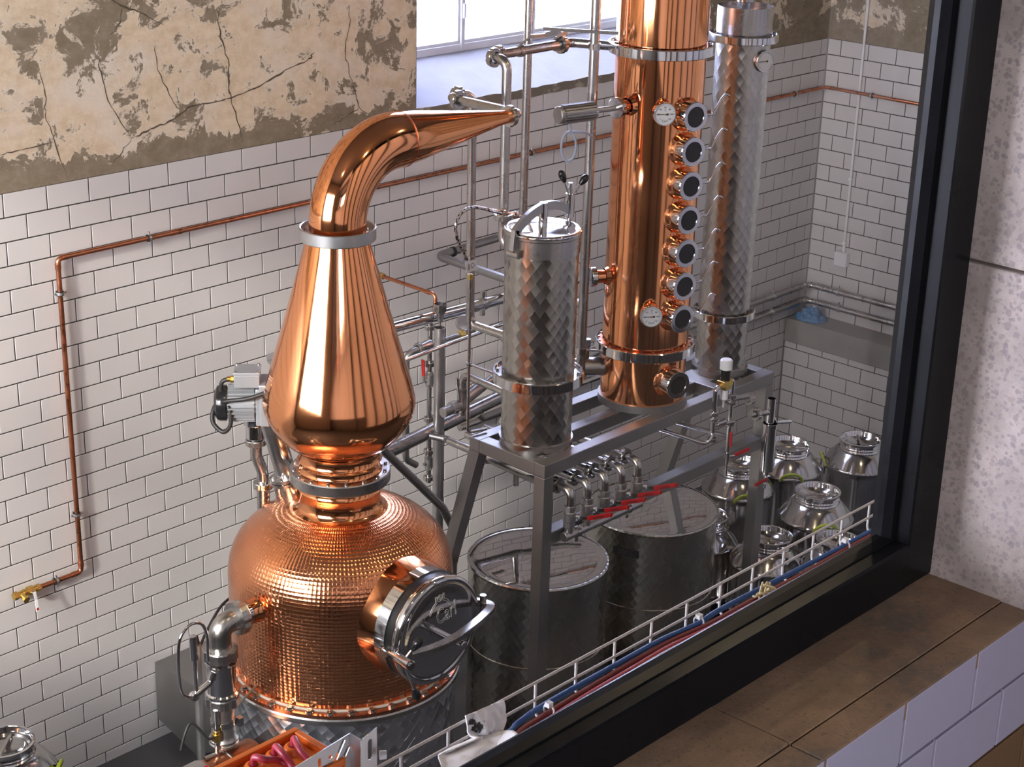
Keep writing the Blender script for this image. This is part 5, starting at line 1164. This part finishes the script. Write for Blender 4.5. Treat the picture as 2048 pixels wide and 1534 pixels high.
# ------------------------------------------------------------------ copper pump can, drive and hand pump at the lower left
cq0 = at(470, 1578, Y=-1.56); cq1 = at(352, 1599, Y=-1.56)
pc = thing('copper_can', (cq0.x, -1.56, cq1.z-.12), 'horizontal copper cylinder with clamped steel end plate below the outlet pipe', 'cylinder')
ce = V(cq1.x+.07, -1.56, cq1.z-.01); cs = V(cq0.x+.10, -1.56, cq1.z-.01)
part('can_body', MB().cyl(ce, cs, .098, 48), 'copper_pipe', pc)
part('clamp_ring', MB().lathe([(.098, .0), (.106, 0), (.106, .07), (.098, .07)], ce+V(-.005, 0, 0), (1, 0, 0), 48), 'steel_brushed', pc)
part('end_plate', MB().lathe([(0, -.035), (.115, -.035), (.115, -.018), (0, -.018)], ce, (1, 0, 0), 48), 'steel_dull', pc)
part('end_gasket', MB().lathe([(.09, -.018), (.108, -.018), (.108, .0), (.09, 0)], ce, (1, 0, 0), 48), 'red_cable', pc)
part('end_knob', MB().cyl(ce+V(-.035, 0, .02), ce+V(-.06, 0, .02), .012, 14).cyl(ce+V(-.05, 0, .02), ce+V(-.075, 0, .02), .045, 28, bev=.004), 'steel_polished', pc)
part('strap', MB().torus(ce+V(.17, 0, 0), (1, 0, 0), .099, .0045, 48, 6), 'steel_polished', pc)
part('red_lever', MB().bar(ce+V(.03, -.055, .135), ce+V(.035, -.075, .085), .005, .014, up=(1, 0, 0)), 'red_plastic', pc)
pm = thing('beige_pump_motor', (ce.x-.25, -1.56, ce.z-.1), 'beige cast motor housing at the bottom edge beside the copper cylinder', 'motor')
part('casting', MB().obox(ce+V(-.235, 0, -.03), (.062, .065, .065)).cyl(ce+V(-.30, 0, -.03), ce+V(-.36, 0, -.03), .055, 24, r2=.04), 'beige_paint', pm, bevel=.008)
part('hub', MB().cyl(ce+V(-.175, 0, -.02), ce+V(-.115, 0, -.02), .055, 24, bev=.004).cyl(ce+V(-.12, 0, -.02), ce+V(-.07, 0, -.0), .045, 24), 'steel_cast', pm)
# ================================================================== cable tray under the gallery window
YT = -4.54; zt = at(1168/2.409+900, 475/2.409+1000, Y=YT).z
x0 = at(413/2.409+900, 880/2.409+1000, Y=YT).x; tx0, tx1 = x0-1.25, x0+1.75
ct = thing('wire_cable_tray', ((tx0+tx1)/2, -4.62, zt-.065), 'white wire-mesh cable tray running along outside the gallery window', 'cable tray')
wr = .0024; zb2 = zt-.060
for z in (zt, zt-.031): part('side_wire', MB().cyl((tx0, YT, z), (tx1, YT, z), wr, 8), 'white_paint', ct)
for y in (-4.60, -4.66, -4.72): part('floor_wire', MB().cyl((tx0, y, zb2), (tx1, y, zb2), wr, 8), 'white_paint', ct)
for z in (zt, zt-.031): part('side_wire', MB().cyl((tx0, -4.78, z), (tx1, -4.78, z), wr, 8), 'white_paint', ct)
cw_me = MB().tube([V(0, YT, zt), V(0, YT, zb2), V(0, -4.78, zb2), V(0, -4.78, zt)], wr, 8, bend=.012, nb=3)
me_ = cw_me.mesh('cross_wire', ct.location*1.0); me_.materials.append(M['white_paint'])
k0 = int((x0-tx0)/.0965)
for k in range(int((tx1-tx0)/.0965)+1):
    x = x0+(k-k0)*.0965
    o = bpy.data.objects.new('cross_wire', me_); COL.objects.link(o); o.parent = ct; o.location = (x, 0, 0)
for k in range(3): part('wall_bracket', MB().box((tx0+.4+k*1.1, -4.904, zb2-.012), (tx0+.42+k*1.1, YT, zb2-.004)), 'galvanized', ct)
zq = zb2+.008
def cab(name, px, r, mt, label, dz=0, n=8):
    pts = [at(x, y, Z=zq+r+dz) for x, y in px]; d0 = (pts[1]-pts[0]).normalized(); d1 = (pts[-1]-pts[-2]).normalized()
    pts = [pts[0]-V(.55, 0, 0)] + pts + [pts[-1]+V(.5, -.01, 0)]
    return single(name, MB().tube(smooth(pts, 5), r, n), mt, label, 'cable', 'cables in the tray')
cab('blue_cable', ((960, 1500), (1035, 1447), (1075, 1418), (1150, 1375), (1240, 1325), (1320, 1281), (1375, 1257), (1400, 1245), (1435, 1222), (1500, 1188), (1600, 1137), (1680, 1096), (1735, 1066)), .0047, 'blue_cable', 'blue cable lying in the wire tray', .004, 10)
cab('red_cable', ((975, 1506), (1050, 1456), (1150, 1394), (1250, 1334), (1340, 1284), (1420, 1248), (1500, 1204), (1600, 1152), (1680, 1106), (1735, 1076)),   .0054, 'red_cable', 'thick dark red cable lying in the wire tray', 0, 10)
cab('red_cable', ((990, 1513), (1060, 1465), (1160, 1400), (1260, 1341), (1340, 1294), (1420, 1257), (1500, 1213), (1600, 1159), (1680, 1113), (1735, 1084)), .0052, 'red_hose', 'thinner red cable nearer the window frame in the tray', 0, 10)
cab('beige_cable', ((1010, 1521), (1080, 1469), (1160, 1415), (1260, 1354), (1340, 1307), (1420, 1268), (1500, 1227), (1600, 1175)), .0085, 'beige_cable', 'thick beige cable lying along the tray edge', 0, 10)
cab('grey_cable', ((1000, 1496), (1070, 1448), (1150, 1397), (1240, 1343), (1330, 1295), (1410, 1255), (1500, 1207), (1600, 1153)), .0035, 'label_paper', 'thin pale cable between the red and blue cables', 0, 8)
for k, (x, y, lb) in enumerate(((1398, 1243, 'white cable tie on the blue cable in mid tray'), (1098, 1420, 'white cable tie at the red cable near the cloth'), (1690, 1090, 'white cable tie at the right end of the tray'))):
    q_ = at(x, y, Z=zq+.012); single('cable_tie', MB().torus(q_, (1, .15, 0), .0095, .0018, 20, 6).box(q_+V(-.005, -.004, .006), q_+V(.005, .005, .014)), 'white_plastic', lb, 'cable tie')
# knotted string on the tray
q_ = at(1528, 1183, Z=zq+.02); pts = []
random.seed(4)
for k in range(26): pts.append(q_+V(random.uniform(-.024, .024), random.uniform(-.013, .013), random.uniform(-.010, .012)))
single('string_knot', MB().tube(smooth(pts, 4), .0022, 6), 'rope', 'small tangle of tan string on the cables', 'string')
# orange fire-rated junction box with red cables, on a slotted bracket
zo2 = zt+.045; A = at(590, 1453, Z=zo2); B = at(425, 1531, Z=zo2); Cc = at(650, 1489, Z=zo2)
jb = thing('orange_junction_box', ((A.x+B.x)/2, (A.y+Cc.y)/2, zo2-.06), 'orange junction box with round grommets and red cables at the bottom edge', 'junction box')
bx0, bx1, by1, by0 = B.x-.03, A.x, A.y, Cc.y-.045
rim = MB().box((bx0, by0, zo2-.06), (bx1, by1, zo2-.012))
part('box_body', rim, 'orange_plastic', jb, bevel=.003)
part('box_rim', MB().box((bx0, by1-.010, zo2-.012), (bx1, by1, zo2)).box((bx0, by0, zo2-.012), (bx1, by0+.01, zo2)).box((bx0, by0+.01, zo2-.012), (bx0+.01, by1-.01, zo2)).box((bx1-.010, by0+.01, zo2-.012), (bx1, by1-.01, zo2)), 'orange_plastic', jb, bevel=.0015)
hp_ = []
for k, (x, y) in enumerate(((587, 1492), (550, 1508), (508, 1530))):
    c_ = at(x, y, Z=zo2-.004); hp_.append(c_)
    part('grommet', MB().lathe([(.017, zo2-.012-c_.z), (.015, zo2-.008-c_.z), (.013, zo2-.004-c_.z), (.009, zo2-.002-c_.z), (.006, zo2-.004-c_.z)], c_, n=28), 'orange_plastic', jb)
ends = [((600, 1500), (622, 1530), (640, 1570)), ((566, 1508), (585, 1535), (600, 1575)), ((530, 1519), (560, 1522), (590, 1545), (610, 1590))]
for c_, e_, lb in zip(hp_, ends, ('red cable from the grommet nearest the bracket', 'red cable from the middle grommet', 'red cable from the lowest grommet')):
    pts = [c_+V(0, 0, -.004), c_+V(.001, -.001, .012)]+[at(x, y, Z=zo2+.010-.012*i) for i, (x, y) in enumerate(e_)]
    single('red_cable', MB().tube(smooth(pts, 6), .0052, 12), 'red_hose', lb+' of the orange box', 'cable', 'red cables of the orange box')
# slotted galvanised bracket: two flanges and a web
YB = at(640, 1500, Z=zo2).y-.035
def slot(cx, cy, L, w, a, n=6):
    pts = []
    for s_2 in (0, 1):
        for k in range(n+1):
            t = math.radians(a)+(PI/2 if s_2 == 0 else -PI/2)+PI*k/n*1.0
            ox = (-1 if s_2 == 0 else 1)*(L/2-w/2)
            pts.append((cx+ox*math.cos(math.radians(a))+w/2*math.cos(t), cy+ox*math.sin(math.radians(a))+w/2*math.sin(t)))
    return pts
bo = at(580, 1534, Y=YB); b1 = at(700, 1466, Y=YB)
br = thing('slotted_bracket', (b1.x, YB, bo.z-.05), 'galvanised slotted metal bracket beside the orange box', 'bracket')
L_ = (b1.x-bo.x); H_ = .075
me1 = curve_mesh('slotted_plate', ('C', [[(-.02, -H_), (L_, -H_), (L_, 0), (-.02, -.012)], slot(L_-.022, -.022, .042, .006, 58), slot(L_-.012, -.034, .036, .006, 58), slot(L_*.48, -.030, .03, .006, 92), [(L_*.66+.0035*math.cos(2*PI*k/12), -.022+.0035*math.sin(2*PI*k/12)) for k in range(12)]], .0016), 'galvanized')
place('slotted_plate', me1, br, V(bo.x, YB, b1.z), (1, 0, 0), (0, 0, 1))
part('web', MB().box((b1.x-.0008, YB-.022, b1.z-H_), (b1.x+.0008, YB, b1.z)), 'galvanized', br)
me2 = curve_mesh('end_flange', ('C', [[(0, -H_), (.030, -H_), (.030, .006), (0, -.002)], slot(.017, -.024, .034, .008, 90)], .0016), 'galvanized')
place('end_flange', me2, br, V(b1.x, YB-.022, b1.z), (1, 0, 0), (0, 0, 1))
part('tie_head', MB().cyl(V(b1.x+.028, YB-.03, b1.z-.035), V(b1.x+.036, YB-.036, b1.z-.035), .0065, 8), 'white_plastic', br)
# soiled white cloth hung over the tray wire
def rag(u, v):
    # u along the tray, v from the top edge of the upright flap down to the heap below
    top = [at(931, 1431, Y=YT-.004), at(1006, 1400, Y=YT-.004)]; mid = [at(945, 1476, Y=YT-.03), at(1010, 1462, Y=YT-.03)]; low = [at(878, 1520, Y=YT-.055), at(1034, 1468, Y=YT-.07)]; bot = [at(880, 1575, Y=YT-.10), at(1040, 1500, Y=YT-.13)]
    def L(p_): return p_[0].lerp(p_[1], u)
    if v < .4: q_ = L(top).lerp(L(mid), v/.4)
    elif v < .7: q_ = L(mid).lerp(L(low), (v-.4)/.3)
    else: q_ = L(low).lerp(L(bot), (v-.7)/.3)
    a = mn.noise(V(u*3.2, v*3.0, 1.7)); b = mn.noise(V(u*7, v*6.5, 5.2)); k = min(1, v*1.6+.25)
    fold = math.sin(u*9+3*a+v*4)
    edge_ = .010*math.sin(PI*u)*(1 if v < .05 else 0)
    return q_+V(0, -1, .45)*(.014*a+.010*b+.011*fold*k*(v > .38))*k+V(0, 0, .030*max(0, v-.4)*math.sin(u*6+1))
cloth('soiled_rag', rag, 44, 40, 'cloth_white', 'crumpled white rag with black smears hanging on the cable tray', 'cloth', .0022)
